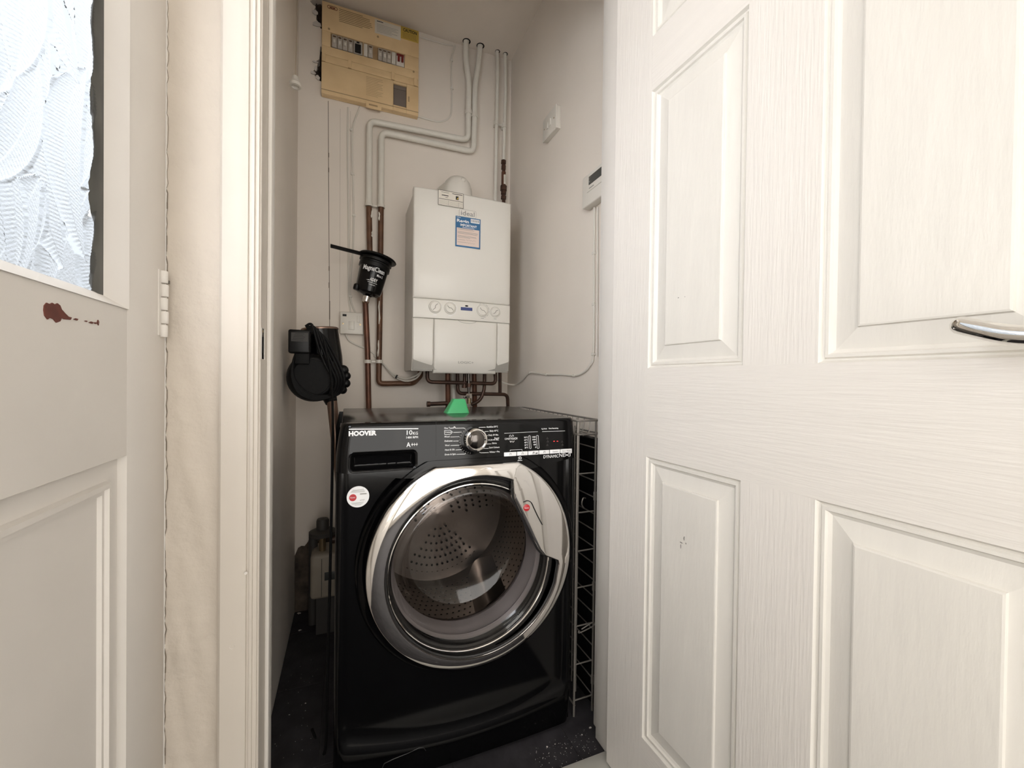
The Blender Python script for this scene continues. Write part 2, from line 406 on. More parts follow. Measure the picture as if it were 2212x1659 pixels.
MB().box(XH-.058, XH-.054, VY0+t_, VY1-t_, VZ0+t_, VZ1-t_).build('pane', 'clear_plastic', w2)
# cupboard front wall: strip left of the doorway (rough plaster), right part and lintel
JX0, JX1, JZ = -.143, .638, 2.02
g = MB()
us = lsp(XH, -.150, 34); vs2 = lsp(0, ZC, 260); random.seed(11)
def bumpy(u, v):
    k = .5+.5*math.sin(v*2.3+1); a = clamp((u-XH)/.02)*clamp((-.15-u)/.02+.3)
    h = .0012*math.sin(u*170+v*31)+.0012*math.sin(u*90-v*57+2)+.0016*math.sin(v*23+u*40)
    roll_ = .004*math.exp(-((u+.214)/.012)**2)*clamp((.95-v)/.8+.35)
    return (u, YF-a*k*(h+.001)+roll_*.6, v)
g.grid(us, vs2, bumpy)
wfr = struct(g.build('wall_front', 'plaster', sharp=60))
MB().box(XH-.02, JX0-.02, YF+.006, YF+.10, 0, ZC).build('wall_core', 'hall_paint', wfr, sharp=None)
g = MB(); random.seed(21)
pts = []; y = 1
while y < 1659:
    base = 363-7*y/1659
    pts.append((base+random.uniform(-2.2, 2.2)+(5*math.exp(-((y-1035)/25)**2)), y)); y += random.uniform(8, 20)
for a, b in zip(pts[:-1], pts[1:]):
    wpx = .7 if (a[1] < 400 or random.random() < .12) else random.uniform(.8, 1.7)
    A = PY(*a, YF-.0035); B = PY(*b, YF-.0035); g.stroke(A, B, wpx/F_PX*.9, YF-.0035)
g.build('hairline_crack', 'crack', wfr)
for q in ((484, 1000, 3.2, 2.2), (487, 915, 3, 2), (500, 1400, 4, 7), (530, 1240, 3, 3)):
    p = PY(q[0], q[1], YF-.022); k = .9/F_PX
    MB().lathe([(0.01*k, -.001), (q[2]*k*.7, -.0008), (q[2]*k, .0006)], (p.x, YF-.0178, p.z), (0, -1, 0), 8).build('paint_drip', 'gloss_white', wfr)
struct(MB().box(JX1+.03, HX1+.06, YF, YF+.10, -.02, ZC).build('wall_front_right', 'hall_paint', sharp=None))
struct(MB().box(JX0-.03, JX1+.03, YF, YF+.10, JZ+.03, ZC).build('wall_lintel', 'hall_paint', sharp=None))
# --- door lining and architraves (moulded)
def architrave(x_in, x_out, name):
    # profile across x (0 at inner edge .. 1 outer) as proud depth
    L = abs(x_out-x_in); sg = 1 if x_out > x_in else -1
    prof = [(0, .0), (0, .010), (.006, .011), (.0065, .0145), (.011, .0145), (.0118, .0118), (.0150, .0118), (.0158, .0155), (.019, .0162), (.024, .0175), (.030, .018), (L-.004, .018), (L, .014), (L, 0)]
    b = MB()
    b.grid(list(range(len(prof))), [0, .7, 1.4, JZ+.06], lambda i, z: (x_in+sg*prof[i][0], YF-prof[i][1], z))
    return struct(b.build(name, 'gloss_white_dimmed', sharp=25))
architrave(JX0-.003, -.203, 'trim_1')
architrave(JX1+.02, .70, 'trim_2')
# left jamb with stop, strike plate and its cut-out
jl = struct(MB().rbox(JX0-.026, JX0, YF-.006, YF+.098, 0, JZ, .001, 1).build('trim_3', 'gloss_white_dimmed'))
MB().rbox(JX0, JX0+.007, YF+.052, YF+.088, 0, JZ, .0015, 2).build('door_stop', 'gloss_white', jl)
zs0, zs1 = PX(560, 775, JX0).z, PX(560, 705, JX0).z; zm = (zs0+zs1)/2
sp = MB().rbox(JX0, JX0+.0012, YF-.003, YF+.026, zs0, zs1, .0004, 1).build('strike_plate', 'chrome', jl)
MB().box(JX0+.0012, JX0+.0018, YF+.002, YF+.014, zm-.016, zm+.012).build('latch_hole', 'black_matte', sp)
MB().lathe([(.0001, .002), (.002, .002), (.003, .0012)], (JX0, YF+.008, zs1-.006), (1, 0, 0), 10).build('screw', 'brass', sp)
# right jamb: lining + stop
jr = struct(MB().rbox(JX1-.016, JX1+.03, .876, .930, .0, JZ, .0012, 2).build('trim_4', 'gloss_white'))
MB().rbox(JX1, JX1+.03, .930, .966, .004, JZ, .003, 2).build('door_stop', 'gloss_white', jr)
struct(MB().box(JX0, JX1, YF-.006, YF+.098, JZ, JZ+.03).build('trim_5', 'gloss_white'))
# --- floor: slate-look tiles, child tiles of the floor slab
fo = struct(MB().box(XH-.1, HX1+.06, HY0-.06, YB+.06, -.06, -.003).build('floor', 'grout', sharp=None))
TS = .305; tb = {}
random.seed(2)
def tile(x0, x1, y0, y1):
    k = (round(x1-x0, 3), round(y1-y0, 3))
    c = Vector(((x0+x1)/2, (y0+y1)/2, -.0015))
    if k not in tb:
        w, h = k; t = MB().rbox(-w/2, w/2, -h/2, h/2, -.0015, .0015, .0008, 1); o = t.build('tile', 'slate', None, sharp=None, origin=(0, 0, 0)); tb[k] = o.data
    else:
        o = bpy.data.objects.new('tile', tb[k]); COL.objects.link(o)
    o.parent = fo; o.location = c-WL[fo]; o.rotation_euler = (0, 0, random.choice((0, math.pi)))
xg = [.553+TS*i for i in range(-4, 4)]; xg = [max(XH, min(HX1, x)) for x in xg]
def rows(y0, y1, step, first):
    ys = [y0]; y = first
    while y < y1-.01:
        if y > y0+.01: ys.append(y)
        y += step
    ys.append(y1); return ys
for (ya, yb, xa, xb) in ((.882, YB, XL, XR), (HY0, .806, XH, HX1)):
    ys = rows(ya, yb, TS, ya+.22); xx = sorted(set(round(max(xa, min(xb, x)), 4) for x in xg+[xa, xb]))
    for y0, y1 in zip(ys[:-1], ys[1:]):
        for x0, x1 in zip(xx[:-1], xx[1:]):
            if x1-x0 > .012: tile(x0+.0008, x1-.0008, y0+.0008, y1-.0008)
th = MB().rbox(JX0, JX1-.016, .806, .882, -.003, .007, .003, 2).build('trim_6', 'sill'); struct(th)

# ================================================================== GLAZED DOOR (left)  plane x = XH
d1 = bpy.data.objects.new('door_1', None); COL.objects.link(d1); d1.location = (XH-.02, (DY0+DY1)/2, 0); WL[d1] = Vector(d1.location); struct(d1)
GY0, GY1, GZ0, GZ1 = .17, .7235, 1.040, 1.92        # glazed opening incl. bead
MB().rbox(XH-.04, XH, GY1, DY1, .005, DZ, .002, 2).build('stile', 'gloss_white', d1)
MB().rbox(XH-.04, XH, DY0, GY0, .005, DZ, .002, 2).build('stile', 'gloss_white', d1)
MB().box(XH-.04, XH-.0004, GY0, GY1, .84, GZ0).build('lock_rail', 'gloss_white', d1, sharp=None)
MB().box(XH-.04, XH-.0004, GY0, GY1, GZ1, DZ).build('top_rail', 'gloss_white', d1, sharp=None)
MB().box(XH-.04, XH-.0004, GY0, GY1, .005, .21).build('bottom_rail', 'gloss_white', d1, sharp=None)
# recessed lower panel with stepped moulding
g = MB(); prof = [(0, 0), (.001, .010), (.028, .011), (.030, .004), (.036, .0035), (.038, .008), (.043, .008), (.045, .0125)]
def frame_rect(b, y0, y1, z0, z1, prof, fn, fill=True):
    n = len(b.v)
    for o, dd in prof:
        for (y, z) in ((y0+o, z0+o), (y1-o, z0+o), (y1-o, z1-o), (y0+o, z1-o)): b.v.append(Vector(fn(y, z, dd)))
    for i in range(len(prof)-1):
        for k in range(4): b.f.append((n+i*4+k, n+i*4+(k+1) % 4, n+(i+1)*4+(k+1) % 4, n+(i+1)*4+k))
    if fill: b.f.append(tuple(n+(len(prof)-1)*4+k for k in range(4)))
frame_rect(g, GY0, GY1, .21, .84, prof, lambda y, z, dd: (XH-dd, y, z))
g.build('door_panel', 'gloss_white', d1, sharp=20)
# glazing beads (sloping) each its own piece
BW = .034
def bead(a, b, ca, cb):  # quads: outer edge a-b at face, inner edge ca-cb recessed
    m_ = MB(); fo_ = .0; fi_ = .014
    o = [(XH-fo_+.002, a[0], a[1]), (XH-fo_+.002, b[0], b[1]), (XH-fi_, cb[0], cb[1]), (XH-fi_, ca[0], ca[1])]
    k = [(XH-.03, *a), (XH-.03, *b), (XH-.03, *cb), (XH-.03, *ca)]
    m_.add(o+k, [(0, 1, 2, 3), (7, 6, 5, 4), (0, 4, 5, 1), (1, 5, 6, 2), (2, 6, 7, 3), (3, 7, 4, 0)]); m_.build('glazing_bead', 'gloss_white', d1, sharp=20)
bead((GY0, GZ0), (GY1, GZ0), (GY0+BW, GZ0+.014), (GY1-BW, GZ0+.014))
bead((GY0, GZ1), (GY1, GZ1), (GY0+BW, GZ1-BW), (GY1-BW, GZ1-BW))
bead((GY0, GZ0), (GY0, GZ1), (GY0+BW, GZ0+.014), (GY0+BW, GZ1-BW))
bead((GY1, GZ0), (GY1, GZ1), (GY1-BW, GZ0+.014), (GY1-BW, GZ1-BW))
# leaf-pattern obscure glass: relief as real geometry
random.seed(13)
leaves = []
for i in range(64):
    y = random.uniform(.42, .70); z = random.uniform(1.02, 1.62); ang = math.radians(random.gauss(95, 24)); L_ = random.uniform(.06, .13); W_ = L_*random.uniform(.2, .34)
    leaves.append((y, z, math.cos(ang), math.sin(ang), L_, W_, random.choice((-1, 1))*random.uniform(0, .22), i))
def relief(y, z):
    h = 0.; top = None
    for (cy, cz_, ca, sa, L_, W_, cv, i) in leaves:
        dy, dz = y-cy, z-cz_; a = (dy*ca+dz*sa)/L_
        if abs(a) > 1: continue
        b = (-dy*sa+dz*ca)/W_+cv*6*(a*a-.5)
        w = (1-a*a)**.75
        if abs(b) <= w and w > 0: top = (a, b/w, i, L_)
    if top is None:
        return .00035*math.sin(y*1900+z*700)*math.sin(z*2100-y*500)
    a, b, i, L_ = top
    return .0016+.0034*(1-b*b)**.6*(1 if b > 0 else .75)+.00035*math.sin((a*L_*1.0+abs(b)*.006)*2*math.pi/.0042)*clamp((1-abs(b))*4)*clamp(abs(b)*6)
fy = lsp(GY0+.01, .46, 30)[:-1]+lsp(.46, GY1-.02, 210); fz = lsp(GZ0+.004, 1.48, 330)+lsp(1.48, GZ1-.01, 50)[1:]
g = MB(); g.grid(fy, fz, lambda y, z: (XH-.018+relief(y, z), y, z))
g.build('glass_pane', 'leaf_glass', d1, sharp=180)
# dark perished sealing strip beside the glass
g = MB(); random.seed(4)
ye = GY1-BW
g.grid([0, 1, 2, 3], lsp(GZ0+.01, GZ1-.02, 120), lambda u, z: (XH-.0125-(.003 if u in (0,) else 0), ye+.002-[.020+.004*math.sin(z*60)+random.uniform(0, .003), .012, .004, -.003][u], z))
g.build('perished_sealant', 'seal_dark', d1, sharp=60)
# painted-over hinge: five knuckles
z0h, z1h = PX(348, 728, XH).z, PX(348, 582, XH).z; hz = (z1h-z0h)/5
hg = MB().box(XH, XH+.0012, .822, .848, z0h+.002, z1h-.002).build('hinge', 'gloss_white', d1)
for k in range(5):
    MB().lathe([(.0048, 0), (.0055, .001), (.0055, hz-.0035), (.0048, hz-.0022)], (XH+.0035+(.0008 if k % 2 else 0), .8345, z0h+hz*k), (0, 0, 1), 14, True, True).build('knuckle', 'gloss_white', hg)
MB().box(XH+.0085, XH+.0095, .836, .841, z1h-hz*1.0, z1h-hz*.75).build('bare_metal_chip', 'steel_dark', hg)
# chipped paint, brown primer showing
def blob(pxs, x, name, m, parent, th_=.0006):
    P = [PX(*q, x+.0003) for q in pxs]; n = len(P)
    MB().add([(x+th_, p.y, p.z) for p in P]+[(x-.0004, p.y, p.z) for p in P], [tuple(range(n))]+[(i, i+n, (i+1) % n+n, (i+1) % n) for i in range(n)]).build(name, m, parent, sharp=None)
blob([(96, 660), (101, 654), (108, 657), (113, 654), (119, 658), (124, 655), (130, 660), (133, 668), (140, 676), (148, 684), (155, 686), (152, 691), (140, 690), (133, 687), (130, 694), (122, 697), (116, 690), (108, 686), (103, 690), (97, 682), (95, 670)], XH, 'chipped_paint', 'rust_brown', d1)
for q in ((164, 690, 5, 2.5), (186, 694, 3, 1.5), (197, 697, 5, 2.5), (206, 698, 3, 2), (212, 697, 2, 6)):
    blob([(q[0]-q[2], q[1]), (q[0], q[1]-q[3]), (q[0]+q[2], q[1]-q[3]*.3), (q[0]+q[2]*.5, q[1]+q[3])], XH, 'chipped_paint', 'rust_brown', d1)

# ================================================================== SIX-PANEL DOOR (right, open against the camera side)
A_ = math.radians(1.5); DH = Vector((.600, .925)); DD = Vector((math.sin(A_), -math.cos(A_))); DN = Vector((-math.cos(A_), -math.sin(A_)))  # normal to the visible face
def D(s, z, d=0.):  # s along door, d inward depth
    p = DH+DD*s-DN*d; return (p.x, p.y, z)
S0, S1 = .0745, .868
d2 = bpy.data.objects.new('door_2', None); COL.objects.link(d2); d2.location = D(S0, 0, .018); WL[d2] = Vector(d2.location); struct(d2)
SX = [S0, .199, .4267, .543, .7707, S1]; ZX = [.012, .172, .787, .979, 1.575, 1.692, 1.872, 1.985]
def dbox(s0, s1, z0, z1, d0, d1_, name, m):
    b = MB(); v = [D(s, z, d) for z in (z0, z1) for d in (d0, d1_) for s in (s0, s1)]
    b.add(v, [(0, 2, 3, 1), (4, 5, 7, 6), (0, 1, 5, 4), (2, 6, 7, 3), (0, 4, 6, 2), (1, 3, 7, 5)]); return b.build(name, m, d2, sharp=None)
dbox(SX[0], SX[1], ZX[0], ZX[7], 0, .012, 'stile', 'grain_v'); dbox(SX[4], SX[5], ZX[0], ZX[7], 0, .012, 'stile', 'grain_v')
for za, zb in ((0, 1), (2, 3), (4, 5), (6, 7)): dbox(SX[1], SX[4], ZX[za], ZX[zb], 0.0001, .012, 'rail', 'grain_h')
for za, zb in ((1, 2), (3, 4), (5, 6)): dbox(SX[2], SX[3], ZX[za], ZX[zb], 0.0001, .012, 'mullion', 'grain_v')
dbox(SX[0], SX[5], ZX[0], ZX[7], .013, .036, 'core', 'gloss_white')
pprof = [(0, 0), (.003, .0052), (.0055, .0062), (.0075, .0030), (.0115, .0030), (.0135, .0066), (.0165, .0082), (.018, .0090), (.0455, .0046), (.0468, .0016), (.049, .0010)]
for (sa, sb) in ((1, 2), (3, 4)):
    for (za, zb) in ((1, 2), (3, 4), (5, 6)):
        g = MB(); frame_rect(g, SX[sa], SX[sb], ZX[za], ZX[zb], pprof, lambda s, z, dd: D(s, z, dd)); g.build('door_panel', 'grain_field', d2, sharp=12)
# lever handle on its backplate
hs = .790; hzc = 1.000
rose = MB(); b_ = [D(hs+.02*x_, hzc+.075*z_, -.004) for x_, z_ in rrect(-1, 1, -1, 1, .35, 4)]; b2 = [D(hs+.02*x_, hzc+.075*z_, 0) for x_, z_ in rrect(-1, 1, -1, 1, .35, 4)]
n = len(b_); rose.add(b_+b2, [tuple(range(n))]+[(i, i+n, (i+1) % n+n, (i+1) % n) for i in range(n)])
hd = rose.build('handle_plate', 'chrome', d2)
lv = [D(hs, hzc, 0), D(hs, hzc, -.045)]
MB().tube([D(hs, hzc, -.003), D(hs, hzc, -.046)], .009, 14).build('spindle', 'chrome', hd)
lp = smooth_path([D(hs, hzc-.001, -.047), D(hs-.02, hzc-.006, -.049), D(hs-.05, hzc-.003, -.05), D(hs-.075, hzc+.006, -.049), D(hs-.092, hzc+.013, -.047)], 5)
MB().tube(lp, [.0105-.002*i/len(lp) for i in range(len(lp)-2)]+[.0075, .0045], 14).build('lever', 'chrome', hd)
# scuffs
def dscuff(px, py, w, h):
    r = ray(px, py); nrm = Vector((DN.x, DN.y, 0)); h0 = Vector(D(0, 0, .0009)); t = (h0-CAM).dot(nrm)/r.dot(nrm); p = CAM+r*t; s = (Vector((p.x, p.y))-DH).dot(DD)
    k = .7/F_PX; g = MB(); pts = [D(s+w*k*math.cos(a)*random.uniform(.5, 1.1), p.z+h*k*math.sin(a)*random.uniform(.6, 1.1), .0004) for a in (0, .8, 1.7, 2.5, 3.3, 4.1, 5, 5.7)]
    g.add(pts, [tuple(range(8))]); g.build('scuff_mark', 'scuff', d2, sharp=None)
random.seed(8)
for q in ((1466, 643, 3, 1.5), (1480, 641, 1.5, 1.5), (1472, 1172, 6, 2), (1478, 1163, 3, 6), (1471, 1180, 2, 6), (1482, 1174, 2, 3), (1333, 1255, 1.5, 5), (1640, 582, 2, 1)): dscuff(*q)

# ================================================================== WASHING MACHINE
WX0_, WX1_, WYF, WYB, WZT = -.022, .580, .979, 1.462, .850
RC = Vector((.295, 0, .513)); HOLE_R = .226
wm = thing('washing_machine', ((WX0_+WX1_)/2, (WYF+WYB)/2, 0), 'glossy black front-loading washing machine with chrome porthole door', 'washing machine')
def in_hole(c): return math.hypot(c.x-RC.x, c.z-RC.z) < HOLE_R
def side_round(d, r): return 0 if d >= r else r-math.sqrt(max(0, r*r-(r-d)**2))
def zband(x): return .082+.045*((x-.30)/.3)**2
def xgrid(a, b, r, n):
    e = [a+r*(1-math.cos(math.pi/2*i/6)) for i in range(7)]; f = [b-r*(1-math.cos(math.pi/2*i/6)) for i in range(7)][::-1]
    return e+lsp(a+r, b-r, n)[1:-1]+f
def seam(x): return .741-.022*sst(min(x-WX0_, WX1_-x)/.17)
def body_fn(u, v):
    zt = seam(u)-.0012; zb = zband(u)
    z = [0.012, .045, zb-.018, zb-.006, zb+.004, zb+.014, zb+.026, zb+.04][int(v)] if v < 8 else (zb+.04)+(zt-zb-.04)*(v-7)/92
    d = min(u-WX0_, WX1_-u); y = WYF+side_round(d, .024)
    rec = .011*sst((z-zb+.016)/.042)*sst(d/.03)
    if z < zb-.02: rec += .010*((zb-.02-z)/.08)**2
    return (u, y+rec, z)
g = MB(); g.grid(xgrid(WX0_, WX1_, .024, 100), list(range(8))+list(range(8, 100)), body_fn, in_hole)
g.build('front_panel', 'black_gloss', wm, sharp=50)
g = MB()   # cabinet: sides, back and bottom
y0 = WYF+.024
g.add([(WX0_, y0, .012), (WX0_, WYB, .012), (WX0_, WYB, .84), (WX0_, y0, .84), (WX1_, y0, .012), (WX1_, WYB, .012), (WX1_, WYB, .84), (WX1_, y0, .84)],
      [(0, 1, 2, 3), (4, 7, 6, 5), (1, 5, 6, 2), (0, 4, 5, 1)])
g.build('cabinet', 'black_side', wm, sharp=None)
for (x, y) in ((.03, 1.03), (.53, 1.03), (.03, 1.41), (.53, 1.41)):
    MB().lathe([(.018, 0), (.02, .004), (.014, .012), (.014, .02)], (x, y, 0), (0, 0, 1), 14, True).build('foot', 'rubber_dark', wm)
MB().rbox(WX0_+.012, WX1_-.006, WYF+.014, WYB, .838, WZT, .004, 3).build('top', 'black_top', wm)
# control panel with moulded drawer recess
WP = .971
rx0, rx1, rz0, rz1 = .0065, .151, .743, .7845
def recess(x, z):
    qx = abs(x-(rx0+rx1)/2)-(rx1-rx0)/2+.010; qz = abs(z-(rz0+rz1)/2)-(rz1-rz0)/2+.010
    sd = math.hypot(max(qx, 0), max(qz, 0))+min(max(qx, qz), 0)-.010
    if sd > 0: return 0
    t = sst(-sd/.011); return .021*t*(1-.45*clamp((z-rz0)/(rz1-rz0)))
def panel_fn(u, v):
    zl = seam(u)+.0008; f = v; z = zl+(WZT-zl)*f
    tx = f*f; xl = WX0_+.010*tx; xr = WX1_-.007*tx; x = xl+(u-WX0_)/(WX1_-WX0_)*(xr-xl)
    d = min(x-xl, xr-x); top = WZT-z
    return (x, WP+side_round(d, .026)+side_round(top, .010)+recess(x, z), z)
us = xgrid(WX0_, WX1_, .026, 60)+[rx0+(rx1-rx0)*i/60 for i in range(-2, 63)]; us = sorted(set(round(x, 5) for x in us))
vv = [i/46 for i in range(43)]+[1-.09*(1-math.sin(math.pi/2*i/6)) for i in range(1, 7)]; vv = sorted(set(min(1, x) for x in vv))
g = MB(); g.grid(us, vv, panel_fn, in_hole)
pn = g.build('control_panel', 'black_gloss', wm, sharp=60)
g = MB(); g.grid(us, [0, 1], lambda u, v: (panel_fn(u, 1)[0], panel_fn(u, 1)[1]*(1-v)+(WYF+.02)*v if True else 0, WZT-.0002)); g.build('panel_cap', 'black_gloss', pn, sharp=None)
rim = [(x, WP-.0006, z) for x, z in rrect(rx0-.002, rx1+.002, rz0-.002, rz1+.002, .012, 6)]
MB().tube(rim, .0009, 6, closed=True).build('drawer_rim', 'black_gloss', pn)
tb_ = MB()
for a, b in (((942, 908), (942, 985)),): tb_.linepx([a, b], .7, WP-.0003)
tb_.build('drawer_joint', 'rubber_dark', pn, sharp=None)
# printing, left block
YP = WP-.0005
def q3(X, Y): return (720+X/7.539, 880+Y/7.539)
def q4(X, Y): return (940+X/6.9125, 890+Y/6.9125)
t = MB()
t.linepx([q3(255, 356), q3(1385, 347)], 2.2, YP)
t.textpx('HOOVER', q3(250, 465), q3(705, 462), 9.6, YP, bold=.055)
t.textpx('10', q3(1195, 447), q3(1288, 446), 9.6, YP, bold=.01); t.textpx('KG', q3(1298, 445), q3(1378, 445), 6, YP, bold=.012)
t.textpx('1400 RPM', q3(1190, 508), q3(1380, 507), 4.4, YP, bold=.02)
t.textpx('A', q3(1190, 645), q3(1258, 644), 9.8, YP, bold=.02); t.textpx('+++', q3(1268, 640), q3(1374, 638), 9.0, YP, bold=.012)
t.build('printed_lettering', 'print_white', pn, sharp=None)
# printing, programme ring
t = MB()
for s, x0, x1, yb, yb1 in (('One Touch', 135, 282, 252, 249), ('Cottons', 150, 246, 313, 311), ('Mixed', 140, 215, 380, 379), ('Delicates', 142, 262, 445, 443), ('Wool', 147, 213, 510, 509), ('Hand & Silk', 147, 295, 578, 575), ('Drain & Spin', 145, 308, 647, 644),
                      ('ActivEco 20\u00b0C', 766, 936, 234, 230), ('Baby 60\u00b0C', 815, 943, 294, 291), ('Daily 59 Min.', 795, 947, 357, 353), ('Rapid', 886, 953, 402, 400), ('14-30-44 Min.', 790, 953, 430, 426), ('Shirts', 850, 918, 478, 476), ('Dark Colours', 806, 960, 543, 539), ('Whites + Pre', 810, 962, 610, 606), ('OFF', 517, 568, 245, 243), ('Rinse', 532, 600, 630, 628)):
    t.textpx(s, q4(x0, yb), q4(x1, yb1), 3.4, YP, bold=.012)
for pts in ([(300, 242), (425, 238), (478, 260)], [(272, 305), (428, 300)], [(228, 373), (390, 368)], [(272, 434), (385, 431)], [(228, 500), (400, 494)], [(305, 567), (440, 560)], [(318, 633), (440, 628), (500, 592)],
            [(755, 227), (660, 230), (612, 253)], [(800, 288), (695, 292)], [(785, 350), (735, 352)], [(778, 412), (740, 414)], [(838, 475), (735, 480)], [(797, 543), (685, 545)], [(800, 606), (685, 610), (632, 588)],
            [(140, 275), (225, 272), (262, 300), (228, 332), (142, 338), (140, 275)], [(282, 215), (300, 225), (304, 240)], [(278, 223), (292, 232), (294, 242)]):
    t.linepx([q4(*p) for p in pts], .9, YP)
t.build('printed_programme_ring', 'print_white', pn, sharp=None)
# right block: smoked window, printing, display
g = MB(); a = PY(*q4(1012, 205), YP); b = PY(*q4(2040, 175), YP); c = PY(*q4(2040, 600), YP); d = PY(*q4(1030, 670), YP)
t = MB()
for pts in ([(1032, 318), (1533, 294)], [(1598, 292), (1940, 282)], [(1120, 587), (1120, 568), (1298, 560), (1298, 580)]): t.linepx([q4(*p) for p in pts], .7, YP)
t.textpx('ONE', q4(1040, 416), q4(1118, 413), 4.2, YP); t.textpx('TOUCH', q4(1120, 413), q4(1226, 410), 4.2, YP, bold=.02)
for pts in ([(1108, 372), (1112, 350), (1130, 343)], [(1150, 343), (1168, 348), (1172, 366)], [(1118, 432), (1122, 448), (1136, 452)], [(1156, 452), (1174, 446), (1180, 428)], [(1126, 368), (1140, 358), (1156, 366)], [(1130, 434), (1146, 442), (1160, 432)]): t.linepx([q4(*p) for p in pts], .8, YP)
for i, (s, r_) in enumerate((('90\u00b0C', '1400'), ('60\u00b0C', '1000'), ('40\u00b0C', '800'), ('30\u00b0C', '400'), ('20\u00b0C', '0'))):
    yb = 392+38*i
    t.textpx(s, q4(1328+i*2, yb), q4(1384+i*2, yb-2), 3.2, YP, bold=.012); t.textpx(r_, q4(1498-len(r_)*12+i*2, yb-7), q4(1500+i*2, yb-8), 3.2, YP, bold=.012)
for (xa, xb, ya, yb, sk) in ((1397, 1420, 352, 548, 14), (1512, 1540, 348, 545, 12)):
    P = [q4(xa, ya+6), q4((xa+xb)/2, ya), q4(xb, ya+6), q4(xb+sk, yb-6), q4((xa+xb)/2+sk, yb), q4(xa+sk, yb-6), q4(xa, ya+6)]; t.linepx(P, .8, YP)
t.textpx('Kg Mode', q4(1590, 260), q4(1668, 256), 2.6, YP, bold=.02); t.textpx('Time Remaining', q4(1693, 254), q4(1838, 248), 2.6, YP, bold=.02)
t.textpx('DYNAMIC', q4(1618, 692), q4(1842, 672), 6.6, YP, bold=.004); t.textpx('NE', q4(1852, 672), q4(1935, 667), 7.8, YP, bold=.004); t.textpx('T', q4(1990, 662), q4(2040, 660), 7.8, YP, bold=.004)
t.linepx([q4(1925, 668), q4(2000, 622)], 1.2, YP); t.linepx([q4(1935, 622), q4(2005, 664)], 1.2, YP)
t.linepx([q4(1240, 690), q4(1250, 672), q4(1275, 668), q4(1290, 682), q4(1284, 700), q4(1260, 702)], .9, YP); t.linepx([q4(1245, 708), q4(1270, 676)], .8, YP); t.linepx([q4(1232, 726), q4(1300, 722)], 1, YP)
tag(t.build('printed_settings', 'print_white', pn, sharp=None), kind='stuff')
wn = MB(); z_ = [PY(*q4(*p), YP-.0000) for p in ((1012, 205), (1985, 165), (2012, 250), (2030, 545), (1032, 600))]
t = MB()
for x in (1765, 1815): t.linepx([q4(x, 437), q4(x+22, 436)], 1.2, YP)
t.build('red_display_dashes', 'led_red', pn, sharp=None)
t = MB()
for (x, y) in ((1675, 390), (1680, 437), (1675, 490), (1895, 440), (1900, 485)):
    t.linepx([q4(x-14, y+12), q4(x, y-14), q4(x+14, y+12), q4(x-14, y+12)], .8, YP)
tag(t.build('unlit_symbols', 'meter_grey', pn, sharp=None), kind='stuff')
for i, (xa, xb) in enumerate(((1032, 1215), (1225, 1383), (1392, 1547), (1556, 1706), (1716, 1867), (1875, 2043))):
    ya = 607-(xa-1032)*.059; yb = 666-(xa-1032)*.062
    P = [PY(*q4(*p), WP-.002) for p in ((xa, ya), (xb, ya-(xb-xa)*.059), (xb, yb-(xb-xa)*.062), (xa, yb))]
    bt = MB().rbox(P[0].x, P[1].x, WP-.002, WP+.004, (P[3].z+P[2].z)/2, (P[0].z+P[1].z)/2, .0008, 2).build('button', 'print_white', pn)
    m_ = MB(); xc = (xa+xb)/2; yc = (ya+yb)/2-(xb-xa)*.03; YQ = WP-.0025
    if i == 4: m_.textpx('Options', q4(xc-38, yc+10), q4(xc+38, yc+7), 2.6, YQ)
    elif i == 5: m_.textpx('Start / Pause', q4(xc-62, yc+10), q4(xc+62, yc+5), 2.6, YQ)
    else:
        m_.linepx([q4(xc-12, yc+14), q4(xc-8, yc-12), q4(xc+12, yc-12), q4(xc+10, yc+12)], .7, YQ)
        if i == 2: m_.linepx([q4(xc-6, yc+16), q4(xc+6, yc-18)], .6, YQ); m_.linepx([q4(xc+30, yc+8), q4(xc+60, yc+2)], 2, YQ)
    m_.build('button_symbol', 'print_black', bt, sharp=None)
# programme dial
dc = PY(*q4(590, 405), WP)
dc0 = PY(*q4(545, 425), WP)
MB().lathe([(.0345, 0), (.0345, .001), (.0325, .0016), (.0001, .0016)], (dc0.x+.002, WP, dc0.z), (0, -1, 0), 40).build('dial_scale', 'black_gloss', pn)
kn = MB().lathe([(.0285, .001), (.0285, .014), (.0265, .018), (.0235, .0192), (.0220, .0180), (.0215, .0160), (.0001, .0158)], (dc.x, WP, dc.z), (0, -1, 0), 48).build('dial', 'chrome', wm)
MB().lathe([(.0214, .0155), (.0205, .0182), (.0170, .0205), (.0110, .0222), (.0050, .0230), (.0001, .0232)], (dc.x, WP, dc.z), (0, -1, 0), 40).build('dial_dome', 'steel_dark', kn)
MB().rbox(dc.x+.0155, dc.x+.0235, WP-.0205, WP-.0168, dc.z-.0012, dc.z+.0012, .0004, 1).build('pointer', 'print_black', kn)
t = MB()
for k in range(14):
    a = math.radians(120+k*11); t.stroke(Vector((dc0.x+.029*math.cos(a), 0, dc0.z+.029*math.sin(a))), Vector((dc0.x+.0325*math.cos(a), 0, dc0.z+.0325*math.sin(a))), .0007, WP-.0018)
t.build('dial_ticks', 'print_grey', pn, sharp=None)
